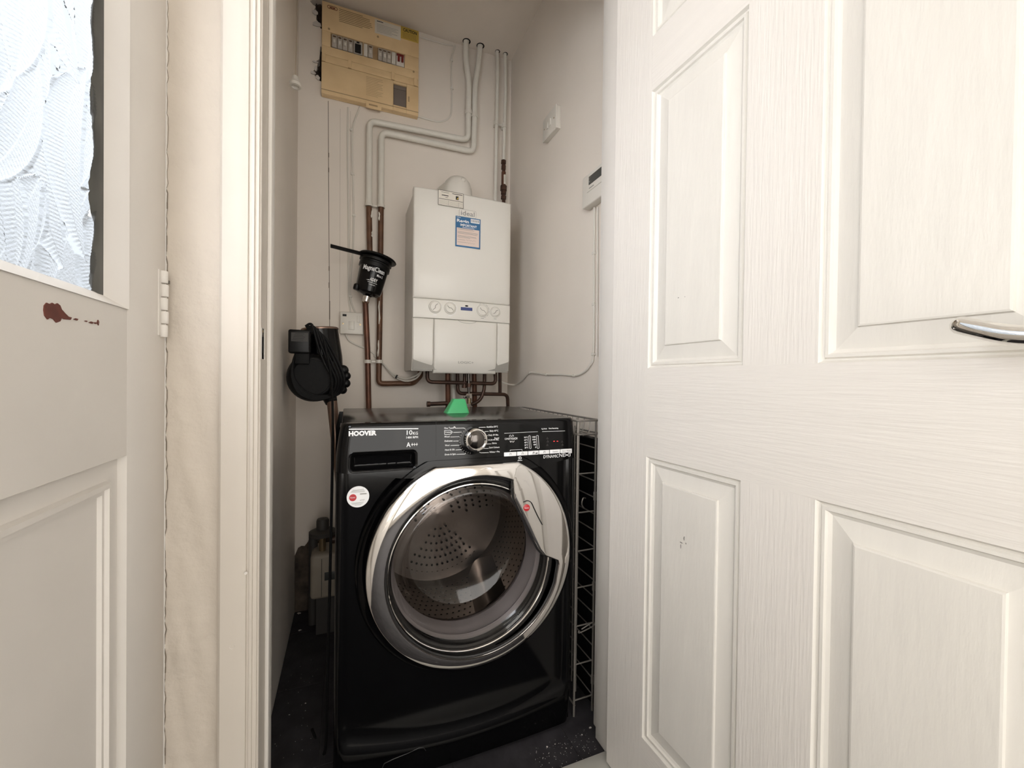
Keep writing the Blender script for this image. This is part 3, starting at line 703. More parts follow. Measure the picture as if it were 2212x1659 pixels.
# round sticker
st = PY(773.5, 1073, WYF+.0100); ys = WYF+.0102
stk = MB().prism(circ(st.x, st.z, .0238, 40), ys-.0007, ys+.0006).build('sticker', 'print_white', wm)
MB().prism(circ(st.x-.011, st.z-.001, .0078, 24), ys-.0011, ys-.0007).build('red_emblem', 'red', stk)
t = MB(); e_ = ys-.0014
for k, (dx, dz, w) in enumerate(((-.012, .016, .024), (-.014, .0135, .028), (-.016, .011, .030), (-.014, -.013, .026), (-.012, -.0155, .022), (-.007, -.018, .014))):
    t.stroke(Vector((st.x+dx, 0, st.z+dz)), Vector((st.x+dx+w, 0, st.z+dz)), .0007, e_)
t.text('ariel', (st.x+.004, st.z-.009), .009, .0032, e_, slant=.001)
t.stroke(Vector((st.x+.004, 0, st.z+.006)), Vector((st.x+.018, 0, st.z+.0058)), .0022, e_)
t.build('sticker_print', 'print_grey', stk, sharp=None)
t = MB(); t.text('Hoover', (st.x-.0163, st.z-.0022), .0105, .0036, ys-.0014, slant=.001); t.build('emblem_script', 'print_white', stk, sharp=None)
# filter flap in the plinth
fp = [PY(*q, WYF) for q in ((826, 1659), (830, 1650), (850, 1640), (880, 1628), (905, 1616), (915, 1615), (920, 1622))]
MB().tube([(p.x, WYF-.0002+.001, p.z) for p in fp], .0010, 6).build('filter_flap', 'rubber_dark', wm)
# --- porthole door
INN = [(830, 1240), (839, 1172), (860, 1134), (891, 1096), (928, 1066), (987, 1043), (1040, 1035), (1085, 1038), (1101, 1044), (1105, 1056), (1108, 1077), (1127, 1117), (1146, 1157), (1160, 1184), (1170, 1195), (1187, 1201), (1201, 1206), (1203, 1215), (1197, 1255), (1179, 1299), (1146, 1346), (1105, 1385), (1046, 1408), (987, 1416), (922, 1399), (869, 1355), (836, 1290)]
inn = []
for q in INN:
    p = PY(*q, .955); inn.append((math.atan2(p.z-RC.z, p.x-RC.x), math.hypot(p.x-RC.x, p.z-RC.z)))
_lo, _hi = 18, 8
_fit = [(PY(*q, .955).x, PY(*q, .955).z) for q in INN[:7]+INN[18:]]
_A = [[2*x, 2*z, 1.0] for x, z in _fit]; _b = [x*x+z*z for x, z in _fit]
_M = Matrix([[sum(r[i]*r[j] for r in _A) for j in range(3)] for i in range(3)]); _v = Vector([sum(r[i]*y for r, y in zip(_A, _b)) for i in range(3)])
_cx, _cz, _k = _M.inverted() @ _v; _rr = math.sqrt(_k+_cx*_cx+_cz*_cz)
def circle_r(a):
    dx, dz = _cx-RC.x, _cz-RC.z; b = dx*math.cos(a)+dz*math.sin(a)
    return b+math.sqrt(b*b-(dx*dx+dz*dz-_rr*_rr))
_a0, _a1 = inn[_lo][0], inn[_hi][0]
inn[_lo] = (_a0, circle_r(_a0)); inn[_hi] = (_a1, circle_r(_a1)); inn.sort()
def rin(a):
    a = (a+math.pi) % (2*math.pi)-math.pi
    if a < _a0 or a > _a1: return circle_r(a)
    ext = [(inn[-1][0]-2*math.pi, inn[-1][1])]+inn+[(inn[0][0]+2*math.pi, inn[0][1])]
    for (a0, r0), (a1, r1) in zip(ext[:-1], ext[1:]):
        if a0 <= a <= a1:   # straight chord between the two points
            x0, z0, x1, z1 = r0*math.cos(a0), r0*math.sin(a0), r1*math.cos(a1), r1*math.sin(a1)
            dx, dz = x1-x0, z1-z0; den = math.cos(a)*dz-math.sin(a)*dx
            return (x0*dz-z0*dx)/den if abs(den) > 1e-9 else r0
    return .2
TOPF = .2325
def rout(a):
    r = .2545; s = math.sin(a)
    return min(r, TOPF/s) if s > .5 else r
NA = 240
angs = sorted(set([2*math.pi*i/NA-math.pi for i in range(NA)]+[a for a, r in inn]))
PR = [(1.0, .976), (1.0, .953), (.985, .9500), (.955, .9482), (.91, .9473), (.50, .9450), (.10, .9431), (.05, .9433), (.015, .9452), (.0, .9490), (.0, .966)]
def ring(u, v):
    a = angs[int(u) % len(angs)]; t_, y = PR[int(v)]; ri, ro = rin(a), rout(a); r = ri+(ro-ri)*t_
    tilt = clamp((math.sin(a)-.86)/.1)*.0*clamp(1-abs(t_-.6))     # flattened crown tips back
    return (RC.x+r*math.cos(a), y+tilt*t_, RC.z+r*math.sin(a))
g = MB(); g.grid(list(range(len(angs)+1)), list(range(len(PR))), ring)
dr = g.build('porthole_door', 'chrome_ring', wm, sharp=40)
# dark well that the door closes into
g = MB(); g.lathe([(.262, -.0005), (.2745, -.002), (.2765, .001), (.277, .004)], (RC.x, WP+.001, RC.z), (0, -1, 0), 96); 
W = MB(); W.grid(list(range(97)), [0, 1, 2, 3], lambda u, v: (RC.x+[.205, .262, .272, .276][int(v)]*math.cos(2*math.pi*u/96), [.984, .980, .969, .975][int(v)], RC.z+min([.205, .262, .272, .276][int(v)]*math.sin(2*math.pi*u/96), .2445)))
W.build('door_surround', 'black_gloss', wm, sharp=50)
ed = [(RC.x+(rin(a)-.002)*math.cos(a), .9515, RC.z+(rin(a)-.002)*math.sin(a)) for a in angs]
MB().tube(ed, .0024, 6, closed=True).build('inner_trim', 'rubber_dark', dr)
GC = Vector((.288, 0, .497))
# smoked inner ring between trim and bowl
g = MB(); g.grid(list(range(len(angs)+1)), [0, 1, 2], lambda u, v: ((lambda a, f: (RC.x+(rin(a)-.002)*math.cos(a)*(1-f)+f*(GC.x-RC.x+.158*math.cos(a)), .953+.012*f, RC.z+(rin(a)-.002)*math.sin(a)*(1-f)+f*(GC.z-RC.z+.158*math.sin(a))))(angs[int(u) % len(angs)], v/2)))
MB().lathe([(.2035, -.960), (.2025, -.957), (.2005, -.9565), (.1990, -.958), (.1985, -.961)], (GC.x, 0, GC.z), (0, -1, 0), 96).build('bright_rim', 'chrome', dr)
MB().lathe([(.212, -.958), (.206, -.9575), (.2005, -.959), (.197, -.962), (.193, -.9595), (.188, -.963), (.184, -.960), (.178, -.9585), (.172, -.963), (.165, -.980), (.158, -1.010), (.150, -1.045), (.140, -1.062), (.120, -1.070), (.06, -1.075), (.0005, -1.076)], (GC.x, 0, GC.z), (0, -1, 0), 96).build('glass_bowl', 'door_glass', dr)
MB().lathe([(.2165, -.9635), (.2165, -.9665), (.205, -.9668), (.194, -.970), (.190, -.985), (.196, -.990)], (GC.x, 0, GC.z), (0, -1, 0), 96).build('rear_frame', 'black_plastic', dr)
# red emblem and the inset swoosh on the grip
p = PY(1138, 1097, .942); em = MB().lathe([(.0085, 0), (.0085, .0016), (.0076, .0022), (.0001, .0022)], (p.x, .9435, p.z), (0, -1, 0), 28).build('emblem', 'red', dr)
t = MB(); t.text('Hoover', (p.x-.0062, p.z-.0018), .0115, .0040, .9435-.0024, slant=.002); t.build('emblem_script', 'print_white', dr, sharp=None)
sw = [PY(*q, .942) for q in ((1131, 1085), (1140, 1082), (1148, 1086), (1154, 1098), (1162, 1115), (1172, 1134))]
MB().tube(smooth_path([(q.x, .9428, q.z) for q in sw], 5), .0011, 6).build('grip_groove', 'rubber_dark', dr)
# gasket, drum, lifters, holes
MB().lathe([(.228, -.990), (.212, -1.000), (.196, -.996), (.188, -1.006), (.196, -1.020), (.186, -1.036), (.178, -1.050), (.186, -1.066), (.192, -1.080)], (GC.x, 0, GC.z), (0, -1, 0), 72).build('door_gasket', 'gasket', wm)
DRM = .238
dm = MB().lathe([(.186, -1.076), (.200, -1.078), (.226, -1.086), (DRM, -1.10), (DRM, -1.36), (.225, -1.385), (.15, -1.395), (.06, -1.385), (.0005, -1.38)], (GC.x, 0, GC.z), (0, -1, 0), 72).build('drum', 'steel', wm)
for a0 in (62, 182, 302):
    g = MB()
    def lift(u, v):
        a = math.radians(a0+(u-.5)*26+ (v-.5)*10); h = .042*math.cos((u-.5)*math.pi)**1.2*(1-.25*abs(v-.5)*2)
        r = DRM-.002-h; return (GC.x+r*math.cos(a), 1.11+.24*v, GC.z+r*math.sin(a))
    g.grid(lsp(0, 1, 13), lsp(0, 1, 7), lift); g.build('lifter', 'steel', dm, sharp=60)
g = MB()
for ring_ in range(10):
    y = 1.115+ring_*.026
    for k in range(84):
        a = 2*math.pi*(k+.5*(ring_ % 2))/84; n_ = Vector((-math.cos(a), 0, -math.sin(a))); c_ = Vector((GC.x+(DRM-.0012)*math.cos(a), y, GC.z+(DRM-.0012)*math.sin(a)))
        t1 = Vector((0, 1, 0)); t2 = n_.cross(t1)
        g.add([c_+(t1*math.cos(w)+t2*math.sin(w))*.0032 for w in (0, 1.05, 2.09, 3.14, 4.19, 5.24)], [(0, 1, 2, 3, 4, 5)])
for r in (.05, .075, .10, .125, .15, .175, .20):
    nk = int(2*math.pi*r/.0175)
    for k in range(nk):
        a = 2*math.pi*k/nk+r*9
        if (math.degrees(a)*3 % 360) > 215: continue
        yy = 1.3915 if r >= .15 else 1.380+(r-.06)/.09*.010
        c_ = Vector((GC.x+r*math.cos(a), yy-.0030-(.006 if r < .15 and r > .12 else 0)*0, GC.z+r*math.sin(a)))
        g.add([c_+Vector((math.cos(w), 0, math.sin(w)))*.0042 for w in (0, 1.05, 2.09, 3.14, 4.19, 5.24)], [(0, 1, 2, 3, 4, 5)])
tag(g.build('drum_holes', 'black_matte', dm, sharp=None), kind='stuff')
# green dosing cup upside down on the machine
gp = PZ(986, 892, WZT)
gx, gy = .303, 1.205
g = MB(); 
def cup(x, y, f): return (gx+x*(.0345-.0175*f)+.006*f, gy+y*(.024-.009*f), WZT+.0006+.041*f)
pts = rrect(-1, 1, -1, 1, .22, 3); lev = [0, .04, .94, 1.0]; n = len(pts)
for f in lev: g.v += [Vector(cup(x*(1 if f < .99 else .93), y*(1 if f < .99 else .93), f)) for x, y in pts]
for i in range(3): g.f += [(i*n+k, i*n+(k+1) % n, (i+1)*n+(k+1) % n, (i+1)*n+k) for k in range(n)]
g.f.append(tuple(3*n+k for k in range(n)))
g.v += [Vector(cup(x*.93, y*.93, f*.95)) for f in (0, 1) for x, y in pts]
g.f += [(4*n+k, 4*n+(k+1) % n, 5*n+(k+1) % n, 5*n+k) for k in range(n)]; g.f.append(tuple(5*n+k for k in range(n)))
tag(g.build('dosing_cup', 'green'), 'green plastic dosing cup upside down on the washing machine', 'cup')

# ================================================================== BOILER
BX0, BX1, BYF, BZ0, BZ1 = .2287, .6237, 1.5926, .9758, 1.6758
bo = thing('wall_boiler', ((BX0+BX1)/2, YB, BZ0), 'white wall-hung combination boiler above the washing machine', 'boiler')
MB().rbox(BX0+.004, BX1-.004, BYF+.034, YB-.001, BZ0+.006, BZ1-.004, .006, 2).build('casing', 'boiler_side', bo)
def bow(x): t = (x-(BX0+BX1)/2)/((BX1-BX0)/2); return BYF-.010*(1-t*t)+.004
def bface(x0, x1, z0, z1, r=.004, d=0., tuck=0.):
    b = MB(); xs = lsp(x0, x1, 15); zs = [z0, z0+.0006, z0+r]+lsp(z0+r, z1-r, 5)[1:-1]+[z1-r, z1-.0006, z1]
    def fn(x, z):
        e = min(x-x0, x1-x, z-z0, z1-z); k = side_round(max(0, e), r)
        return (x, bow(x)+k+d+(tuck*sst((z0+.03-z)/.03) if tuck else 0), z)
    xs2 = [x0, x0+.0006, x0+r]+xs[1:-1]+[x1-r, x1-.0006, x1]
    b.grid(xs2, zs, fn)
    n = len(xs2); m = len(zs); ring_ = [b.v[i] for i in range(n)]+[b.v[j*n+n-1] for j in range(1, m)]+[b.v[(m-1)*n+i] for i in range(n-2, -1, -1)]+[b.v[j*n] for j in range(m-2, 0, -1)]
    k = len(ring_); back = [(p.x, BYF+.034, p.z) for p in ring_]; b.add([p[:] for p in ring_]+back, [(i, i+k, (i+1) % k+k, (i+1) % k) for i in range(k)])
    return b
zc1 = PY(1000, 651, BYF).z; zc0 = PY(1000, 691, BYF).z
zc1 = (PY(898, 641, BYF).z+PY(1098, 661, BYF).z)/2; zc0 = (PY(898, 685, BYF).z+PY(1098, 699, BYF).z)/2
bface(BX0, BX1, zc1+.0008, BZ1, .006).build('front_cover', 'boiler_white', bo, sharp=50)
cs = bface(BX0+.0005, BX1-.0005, zc0+.0008, zc1-.0008, .002).build('control_strip', 'boiler_white', bo, sharp=50)
xa = PY(937, 740, BYF).x; xb = PY(1074, 740, BYF).x
bface(BX0, xa-.0008, BZ0+.004, zc0-.0008, .005, tuck=.014).build('lower_cover', 'boiler_white', bo, sharp=50)
bface(xa+.0008, xb-.0008, BZ0-.003, zc0-.0008, .005, tuck=.012).build('drop_flap', 'boiler_white', bo, sharp=50)
bface(xb+.0008, BX1, BZ0+.004, zc0-.0008, .005, tuck=.014).build('lower_cover', 'boiler_white', bo, sharp=50)
MB().box(BX0+.003, BX1-.003, BYF+.006, BYF+.033, BZ0+.01, BZ1-.01).build('shadow_gap', 'boiler_line', bo)
for i, (px, py, rr) in enumerate(((940, 663, .0235), (972, 666, .0225), (1042, 671, .0235), (1070, 674, .0205))):
    p = PY(px, py, BYF-.004); y = bow(p.x)
    kb = MB().lathe([(rr, -.001), (rr, .0015), (rr-.0012, .0022), (rr-.0026, .0012), (rr-.0034, .0012), (rr-.0044, .0055), (rr-.007, .0068), (.0001, .0068)], (p.x, y, p.z), (0, -1, 0), 36).build('dial', 'boiler_white', bo, sharp=20)
    a = math.radians((52, -38, -40, 38)[i]); w = rr-.008
    MB().tube(smooth_path([(p.x-w*math.cos(a), y-.0068, p.z-w*math.sin(a)), (p.x-.3*w*math.cos(a+.5), y-.0072, p.z-.3*w*math.sin(a+.5)), (p.x+.3*w*math.cos(a+.5), y-.0072, p.z+.3*w*math.sin(a+.5)), (p.x+w*math.cos(a), y-.0068, p.z+w*math.sin(a))], 4), .0011, 5).build('pointer_ridge', 'boiler_line', kb)
    MB().tube([(p.x+rr*math.cos(t)*1.01, y-.0012, p.z+rr*math.sin(t)*1.01) for t in [2*math.pi*k/36 for k in range(36)]], .0005, 4, closed=True).build('outline', 'boiler_line', kb)
    if i in (1, 2):
        t = MB()
        for k in range(7):
            w0 = math.radians(120-k*30+2); w1 = w0-math.radians(22); r2 = rr+.005
            t.stroke(Vector((p.x+r2*math.cos(w0), 0, p.z+r2*math.sin(w0))), Vector((p.x+r2*math.cos(w1), 0, p.z+r2*math.sin(w1))), .0012, y-.0006)
        t.build('dial_scale_print', 'print_white' if i == 1 else 'print_grey', kb, sharp=None)
    t = MB(); t.stroke(Vector((p.x-.006, 0, p.z-rr-.007)), Vector((p.x+.006, 0, p.z-rr-.007)), .0018, y-.0006); t.build('dial_caption', 'print_white' if i < 2 else 'print_grey', kb, sharp=None)
p = PY(1007, 668, BYF); MB().rbox(p.x-.0235, p.x+.0235, bow(p.x)-.0012, bow(p.x)+.002, p.z-.0062, p.z+.0062, .0006, 1).build('display', 'lcd_blue', cs)
p = PY(1007, 661.5, BYF); MB().prism([(p.x+.0068*math.cos(w), p.z+.0028*math.sin(w)) for w in [2*math.pi*k/16 for k in range(16)]], bow(p.x)-.001, bow(p.x)+.001).build('indicator', 'black_gloss', cs)
p = PY(1009, 692, BYF); MB().tube([(p.x+.036*math.cos(w), bow(p.x)-.0002, zc0-.001+.010*math.sin(w)) for w in [math.pi+math.pi*k/14 for k in range(15)]], .0006, 4).build('finger_notch', 'boiler_line', bo)
t = MB(); t.textpx('LOGIC+', (990, 785), (1023, 786), 5, bow(.45)-.0006); t.build('printed_name', 'print_grey', bo, sharp=None)
# raised maker badge
a, b_ = PY(992, 466, BYF-.006), PY(1028, 468, BYF-.006); yb_ = bow(.45)-.0012
bd = MB().prism(rrect(a.x, b_.x, a.z-.002, a.z+.0265, .005, 4), yb_, yb_+.003).build('badge', 'boiler_white', bo)
MB().tube([(x, yb_+.0002, z) for x, z in rrect(a.x, b_.x, a.z-.002, a.z+.0265, .005, 4)], .0006, 5, closed=True).build('badge_rim', 'boiler_line', bd)
t = MB(); t.text('ideal', (a.x+.006, a.z+.004), b_.x-a.x-.012, .018, yb_-.0006, bold=.012); t.build('badge_lettering', 'print_grey', bd, sharp=None)
# blue and white notice
a = PY(984, 466, BYF-.006); b_ = PY(1037, 541, BYF-.006); nx0, nx1, nz1, nz0 = a.x, b_.x, PY(984, 466, BYF-.006).z, PY(984, 532, BYF-.006).z
yn = bow((nx0+nx1)/2)-.0022
nt = MB().box(nx0, nx1, yn, yn+.0008, nz0, nz1).build('notice', 'label_blue', bo)
W_, H_ = nx1-nx0, nz1-nz0
MB().box(nx0+W_*.05, nx1-W_*.05, yn-.0003, yn, nz0+H_*.05, nz0+H_*.62).build('notice_text_field', 'label_pink', nt)
MB().box(nx0+W_*.6, nx1-W_*.04, yn-.0003, yn, nz1-H_*.16, nz1-H_*.03).build('barcode_field', 'print_white', nt)
t = MB()
for k in range(14): t.box(nx0+W_*(.63+k*.023), nx0+W_*(.63+k*.023+.006+.006*(k % 3 == 0)), yn-.0005, yn-.0003, nz1-H_*.13, nz1-H_*.05)
tag(t.build('barcode', 'print_black', nt, sharp=None), kind='stuff')
t = MB(); t.text('Regin', (nx0+W_*.05, nz1-H_*.19), W_*.48, H_*.095, yn-.0005, bold=.03, slant=.001); t.text('IMPORTANT', (nx0+W_*.19, nz1-H_*.315), W_*.66, H_*.075, yn-.0005, bold=.03); t.stroke(Vector((nx0+W_*.27, 0, nz1-H_*.35)), Vector((nx0+W_*.75, 0, nz1-H_*.35)), H_*.014, yn-.0005)
t.stroke(Vector((nx0+W_*.04, 0, nz1-H_*.04)), Vector((nx0+W_*.2, 0, nz1-H_*.04)), H_*.014, yn-.0005)
t.build('notice_heading', 'print_white', nt, sharp=None)
t = MB()
for k, (f, w) in enumerate(((.60, .62), (.57, .66), (.50, .82), (.47, .80), (.44, .8), (.37, .74), (.34, .76), (.31, .5), (.235, .3), (.155, .36))):
    t.stroke(Vector((nx0+W_*.08, 0, nz0+H_*f)), Vector((nx0+W_*(.08+w), 0, nz0+H_*f)), H_*.010, yn-.0006)
t.text('Julian', (nx0+W_*.42, nz0+H_*.225), W_*.38, H_*.04, yn-.0006, slant=.002) if False else None
sg = [(.40, .235), (.46, .26), (.48, .225), (.54, .262), (.58, .23), (.63, .255), (.68, .23), (.74, .262), (.8, .24)]
for (x0, f0), (x1, f1) in zip(sg[:-1], sg[1:]): t.stroke(Vector((nx0+W_*x0, 0, nz0+H_*f0)), Vector((nx0+W_*x1, 0, nz0+H_*f1)), H_*.006, yn-.0006)
for (x0, f0), (x1, f1) in zip(sg[:-2], sg[1:-1]): t.stroke(Vector((nx0+W_*(x0+.04), 0, nz0+H_*(f0-.09))), Vector((nx0+W_*(x1+.04), 0, nz0+H_*(f1-.09))), H_*.006, yn-.0006)
tag(t.build('small_print', 'print_grey', nt, sharp=None), kind='stuff')
# service record label with thin black frame
a = PY(946, 410, BYF-.004); sx0, sx1, sz1, sz0 = a.x, PY(1001, 418, BYF-.004).x, a.z, PY(947, 443, BYF-.004).z; sy = min(bow(sx0), bow(sx1))-.0022
sl = MB().box(sx0, sx1, sy, sy+.0008, sz0, sz1).build('service_label', 'label_paper', bo); W_, H_ = sx1-sx0, sz1-sz0
t = MB(); V = lambda fx, fz: Vector((sx0+W_*fx, 0, sz0+H_*fz))
for q in (((.01, .01), (.99, .01)), ((.99, .01), (.99, .99)), ((.99, .99), (.01, .99)), ((.01, .99), (.01, .01))): t.stroke(V(*q[0]), V(*q[1]), .0014, sy-.0004)
for f in (.08, .16, .24, .32): t.stroke(V(.03, f), V(.97, f), .0004, sy-.0004)
for f in (.4, .8): t.stroke(V(f, .05), V(f, .38), .0004, sy-.0004)
t.stroke(V(.03, .43), V(.97, .43), .0016, sy-.0004); t.stroke(V(.12, .88), V(.42, .88), .0012, sy-.0004); t.stroke(V(.55, .88), V(.95, .88), .0022, sy-.0004)
t.stroke(V(.14, .68), V(.40, .68), .003, sy-.0004); t.stroke(V(.28, .56), V(.38, .56), .0012, sy-.0004)
tag(t.build('label_print', 'print_black', sl, sharp=None), kind='stuff')
t = MB().box(sx0+W_*.69, sx0+W_*.80, sy-.0005, sy, sz0+H_*.52, sz0+H_*.76).build('label_emblem', 'print_black', sl)
t = MB().add([V(.715, .56)+Vector((0, sy-.0007, 0)), V(.785, .56)+Vector((0, sy-.0007, 0)), V(.785, .72)+Vector((0, sy-.0007, 0))], [(0, 1, 2)]).build('emblem_triangle', 'label_yellow', sl)
# flue turret
fc = PY(992, 408, 1.70); fcx, fcz = fc.x, BZ1+.02
fl_ = MB(); fl_.lathe([(.070, 0), (.070, .012), (.064, .018), (.063, .058), (.060, .080), (.052, .102), (.038, .118), (.020, .127), (.0005, .130)], (fcx-.004, 1.715, BZ1-.006), (0, 0, 1), 40)
ft = fl_.build('flue_turret', 'white_plastic', bo)
MB().tube([(fcx-.012, 1.73, BZ1+.066), (fcx-.03, 1.80, BZ1+.066), (fcx-.045, YB-.001, BZ1+.066)], .053, 28).build('flue_pipe', 'white_plastic', ft)
for (px, py, r_) in ((999, 391, .0095), (999, 407, .0085)):
    p = PY(px, py, 1.668); MB().lathe([(r_*.9, -.004), (r_, 0), (r_, .012), (r_-.002, .0145), (.0001, .0145)], (p.x, p.y+.006, p.z), (0, -1, 0), 20).build('test_cap', 'white_plastic', ft)

# ================================================================== CONSUMER UNIT (fuse board)
CY = 1.846
CX0, CX1 = PY(695, 100, CY).x, PY(904, 160, CY).x
CZ1 = (PY(695, -3, CY).z+PY(905, 72, CY).z)/2; CZ0 = (PY(695, 205, CY).z+PY(903, 250, CY).z)/2
cu_ = thing('consumer_unit', ((CX0+CX1)/2, YB, CZ0), 'yellowed cream consumer unit with breakers near the ceiling', 'fuse box')
def cx(f): return CX0+(CX1-CX0)*f
def cz(f): return CZ1-(CZ1-CZ0)*f
def cb(x0, x1, z0, z1, d0, d1_, name, m, par=cu_, r=.0012): return MB().rbox(cx(x0), cx(x1), CY-d0, CY+d1_, cz(z1), cz(z0), min(r, (d0+d1_)*.3), 2).build(name, m, par)
cb(.0, 1, .0, 1.0, -.012, YB-CY-.0015, 'backbox', 'cream_plastic', r=.002)
# upper cover: four strips around the breaker opening
cover = MB()
WZ_0, WZ_1 = .315, .475
for (a, b, c, d) in ((0, 1, 0, WZ_0), (0, 1, WZ_1, .57), (0, .085, WZ_0, WZ_1), (.845, 1, WZ_0, WZ_1)): cover.rbox(cx(a), cx(b), CY-.002, CY+.014, cz(d), cz(c), .0015, 2)
cv = cover.build('front_cover', 'cream_plastic', cu_)
cb(.085, .845, WZ_0-.005, WZ_1+.045, -.009, .014, 'breaker_tray', 'cream_dark')
cb(.0, 1, .575, .655, .004, .012, 'hinge_rail', 'cream_plastic')
for f in (.02, .275, .72, .965): cb(f-.018, f+.018, .565, .655, .008, 0, 'hinge', 'cream_plastic')
lid = MB()
for (a, b, c, d) in ((0, .725, .662, 1.0), (.868, 1, .662, 1.0), (.725, .868, .662, .69), (.725, .868, .935, 1.0)): lid.rbox(cx(a), cx(b), CY-.006, CY+.012, cz(d), cz(c), .0015, 2)
ld = lid.build('meter_lid', 'cream_plastic', cu_)
cb(.73, .865, .692, .735, .000, .010, 'window_hood', 'smoke'); cb(.73, .865, .737, .932, .000, .004, 'viewing_window', 'smoke')
cb(0, 1, .955, .962, .0075, 0, 'lid_groove', 'cream_dark', r=.0003)
cb(.44, .60, .975, 1.045, .010, -.003, 'latch_tab', 'cream_plastic', ld); cb(.47, .56, 1.0, 1.018, .0105, -.009, 'latch_slot', 'cream_dark', ld, r=.0003)
cb(.885, .90, .80, .86, .0065, -.005, 'moulded_ridge', 'cream_dark', ld, r=.0003)
for (fx, fz) in ((.068, .285), (.945, .49), (.558, .21)): MB().lathe([(.0042, 0), (.0042, .001), (.0001, .0012)], (cx(fx), CY-.002, cz(fz)), (0, -1, 0), 14).build('screw', 'cream_dark', cv)
random.seed(9)
def breaker(f0, f1, kind):
    z0, z1 = WZ_0+.012, WZ_1-.012
    br = cb(f0+.002, f1-.002, z0, z1, .001, .008, 'circuit_breaker', {'w': 'breaker_grey', 'b': 'white_plastic', 'r': 'white_plastic', 'k': 'breaker_grey'}[kind])
    m_ = (f0+f1)/2
    if kind == 'w':
        cb(m_-.011, m_+.011, z0+.065, z0+.10, .009, 0, 'toggle', 'white_plastic', br); cb(m_-.015, m_+.015, z0+.012, z0+.028, .0018, 0, 'rating_print', 'print_brown', br, .0002)
    if kind == 'k':
        cb(m_-.03, m_+.03, z0+.045, z0+.13, .010, 0, 'toggle', 'print_black', br); cb(m_-.015, m_+.015, z0+.004, z0+.02, .0018, 0, 'rating_print', 'print_black', br, .0002)
    if kind == 'r':
        cb(f0+.006, f1-.006, z0+.004, z0+.03, .003, 0, 'red_bar', 'red_dark', br)
        for q in (.028, .068): cb(f0+q-.012, f0+q+.012, z0+.03, z0+.095, .009, 0, 'toggle', 'red_dark', br)
for a in (.095, .148, .201, .254): breaker(a, a+.052, 'w')
breaker(.307, .402, 'k'); breaker(.412, .455, 'b'); breaker(.457, .508, 'w')
for a in (.560, .607, .654): breaker(a, a+.047, 'w')
breaker(.703, .750, 'b'); breaker(.752, .843, 'r')
cb(.405, .41, WZ_0, WZ_1+.04, .0022, 0, 'divider', 'cream_plastic', cv, r=.0005)
lb = cb(.525, .80, .02, .175, .0026, 0, 'paper_label', 'label_paper', cu_, r=.0002)
yl = cb(.80, .995, .005, .145, .0030, 0, 'caution_label', 'label_yellow', cu_, r=.0002)
def clines(x0, x1, z0, z1, n_, par, m_, d, wz=.0011):
    t = MB()
    for k in range(n_):
        f = z0+(z1-z0)*k/max(1, n_-1); e = x1-(x1-x0)*random.choice((0, .03, .08, .3))
        t.stroke(Vector((cx(x0), 0, cz(f))), Vector((cx(e), 0, cz(f))), wz, CY-d)
    tag(t.build('small_print', m_, par, sharp=None), kind='stuff')
clines(.165, .50, .035, .165, 8, cv, 'print_brown', .0024, .0018)
clines(.545, .77, .07, .15, 6, lb, 'print_grey', .0030, .0013)
clines(.545, .64, .036, .036, 1, lb, 'print_black', .0030, .003)
clines(.82, .975, .075, .13, 5, yl, 'print_brown', .0034, .0012)
t = MB(); t.text('CAUTION', (cx(.825), cz(.058)), (CX1-CX0)*.15, .0125, CY-.0034, bold=.03); t.build('caution_lettering', 'print_black', yl, sharp=None)
MB().tube([(x, CY-.0022, z) for x, z in rrect(cx(.052), cx(.148), cz(.062), cz(.032), .005, 4)], .0008, 5, closed=True).build('logo_outline', 'red_dark', cv)
t = MB(); t.text('MEM', (cx(.075), cz(.058)), (CX1-CX0)*.05, .0068, CY-.0024, bold=.02); t.build('logo_lettering', 'red_dark', cv, sharp=None)
clines(.44, .615, .70, .90, 12, ld, 'cream_dark', .0064, .0014)

# ================================================================== PIPEWORK
def pipe(name, px, y, r, m, label, cat='pipe', group=None, rb=.03, seg=14, collar=True):
    pts = [PY(*q[:2], q[2] if len(q) > 2 else y) for q in px]
    b = MB().tube(bend(pts, rb), r, seg)
    o = b.build(name, m); tag(o, label, cat, group); return o
def collar(o, px, y, r):
    p = PY(*px, y); MB().lathe([(r*1.02, 0), (r*1.75, -.0005), (r*1.75, .004), (r*1.02, .004)], (p.x, y, ZC-.004), (0, 0, 1), 16).build('ceiling_hole', 'black_matte', o)
def zfix(px, y): # pixel where a pipe at depth y meets the ceiling
    return px
PYW = YB-.030
def vpipe(name, pts, r, m, label, y=PYW, group=None, rb=.03, top=False, collar_r=None):
    P = [PY(a, b, y) for a, b in pts]
    if top: P[0].z = ZC-.0005
    o = tag(MB().tube(bend(P, rb), r, 16).build(name, m), label, 'pipe', group)
    if top: MB().lathe([(r*1.0, -.0006), (r*1.45, -.0006), (r*1.45, .0), (r*1.0, .0)], (P[0].x+.002, P[0].y, ZC-.0002), (0, 0, 1), 18).build('ceiling_hole', 'black_matte', o)
    return o
g_w = 'white painted heating pipes'
pA = vpipe('heating_pipe', [(1007, 88), (1006, 128), (1013, 175), (1012, 240), (1011, 303), (798, 261), (797, 444)], .0125, 'pipe_paint', 'white painted pipe, upper of two running in a stepped loop', group=None, top=True)
pB = vpipe('heating_pipe', [(1037, 97), (1033, 140), (1026, 185), (1025, 250), (1023, 328), (824, 285), (823, 444)], .0125, 'pipe_paint', 'white painted pipe, lower of two running in a stepped loop', group=None, top=True)
pC = vpipe('water_pipe', [(1074, 108), (1075, 165), (1072, 300), (1070, 440)], .0078, 'pipe_paint', 'thin white pipe dropping from ceiling behind the boiler, left of its pair', top=True)
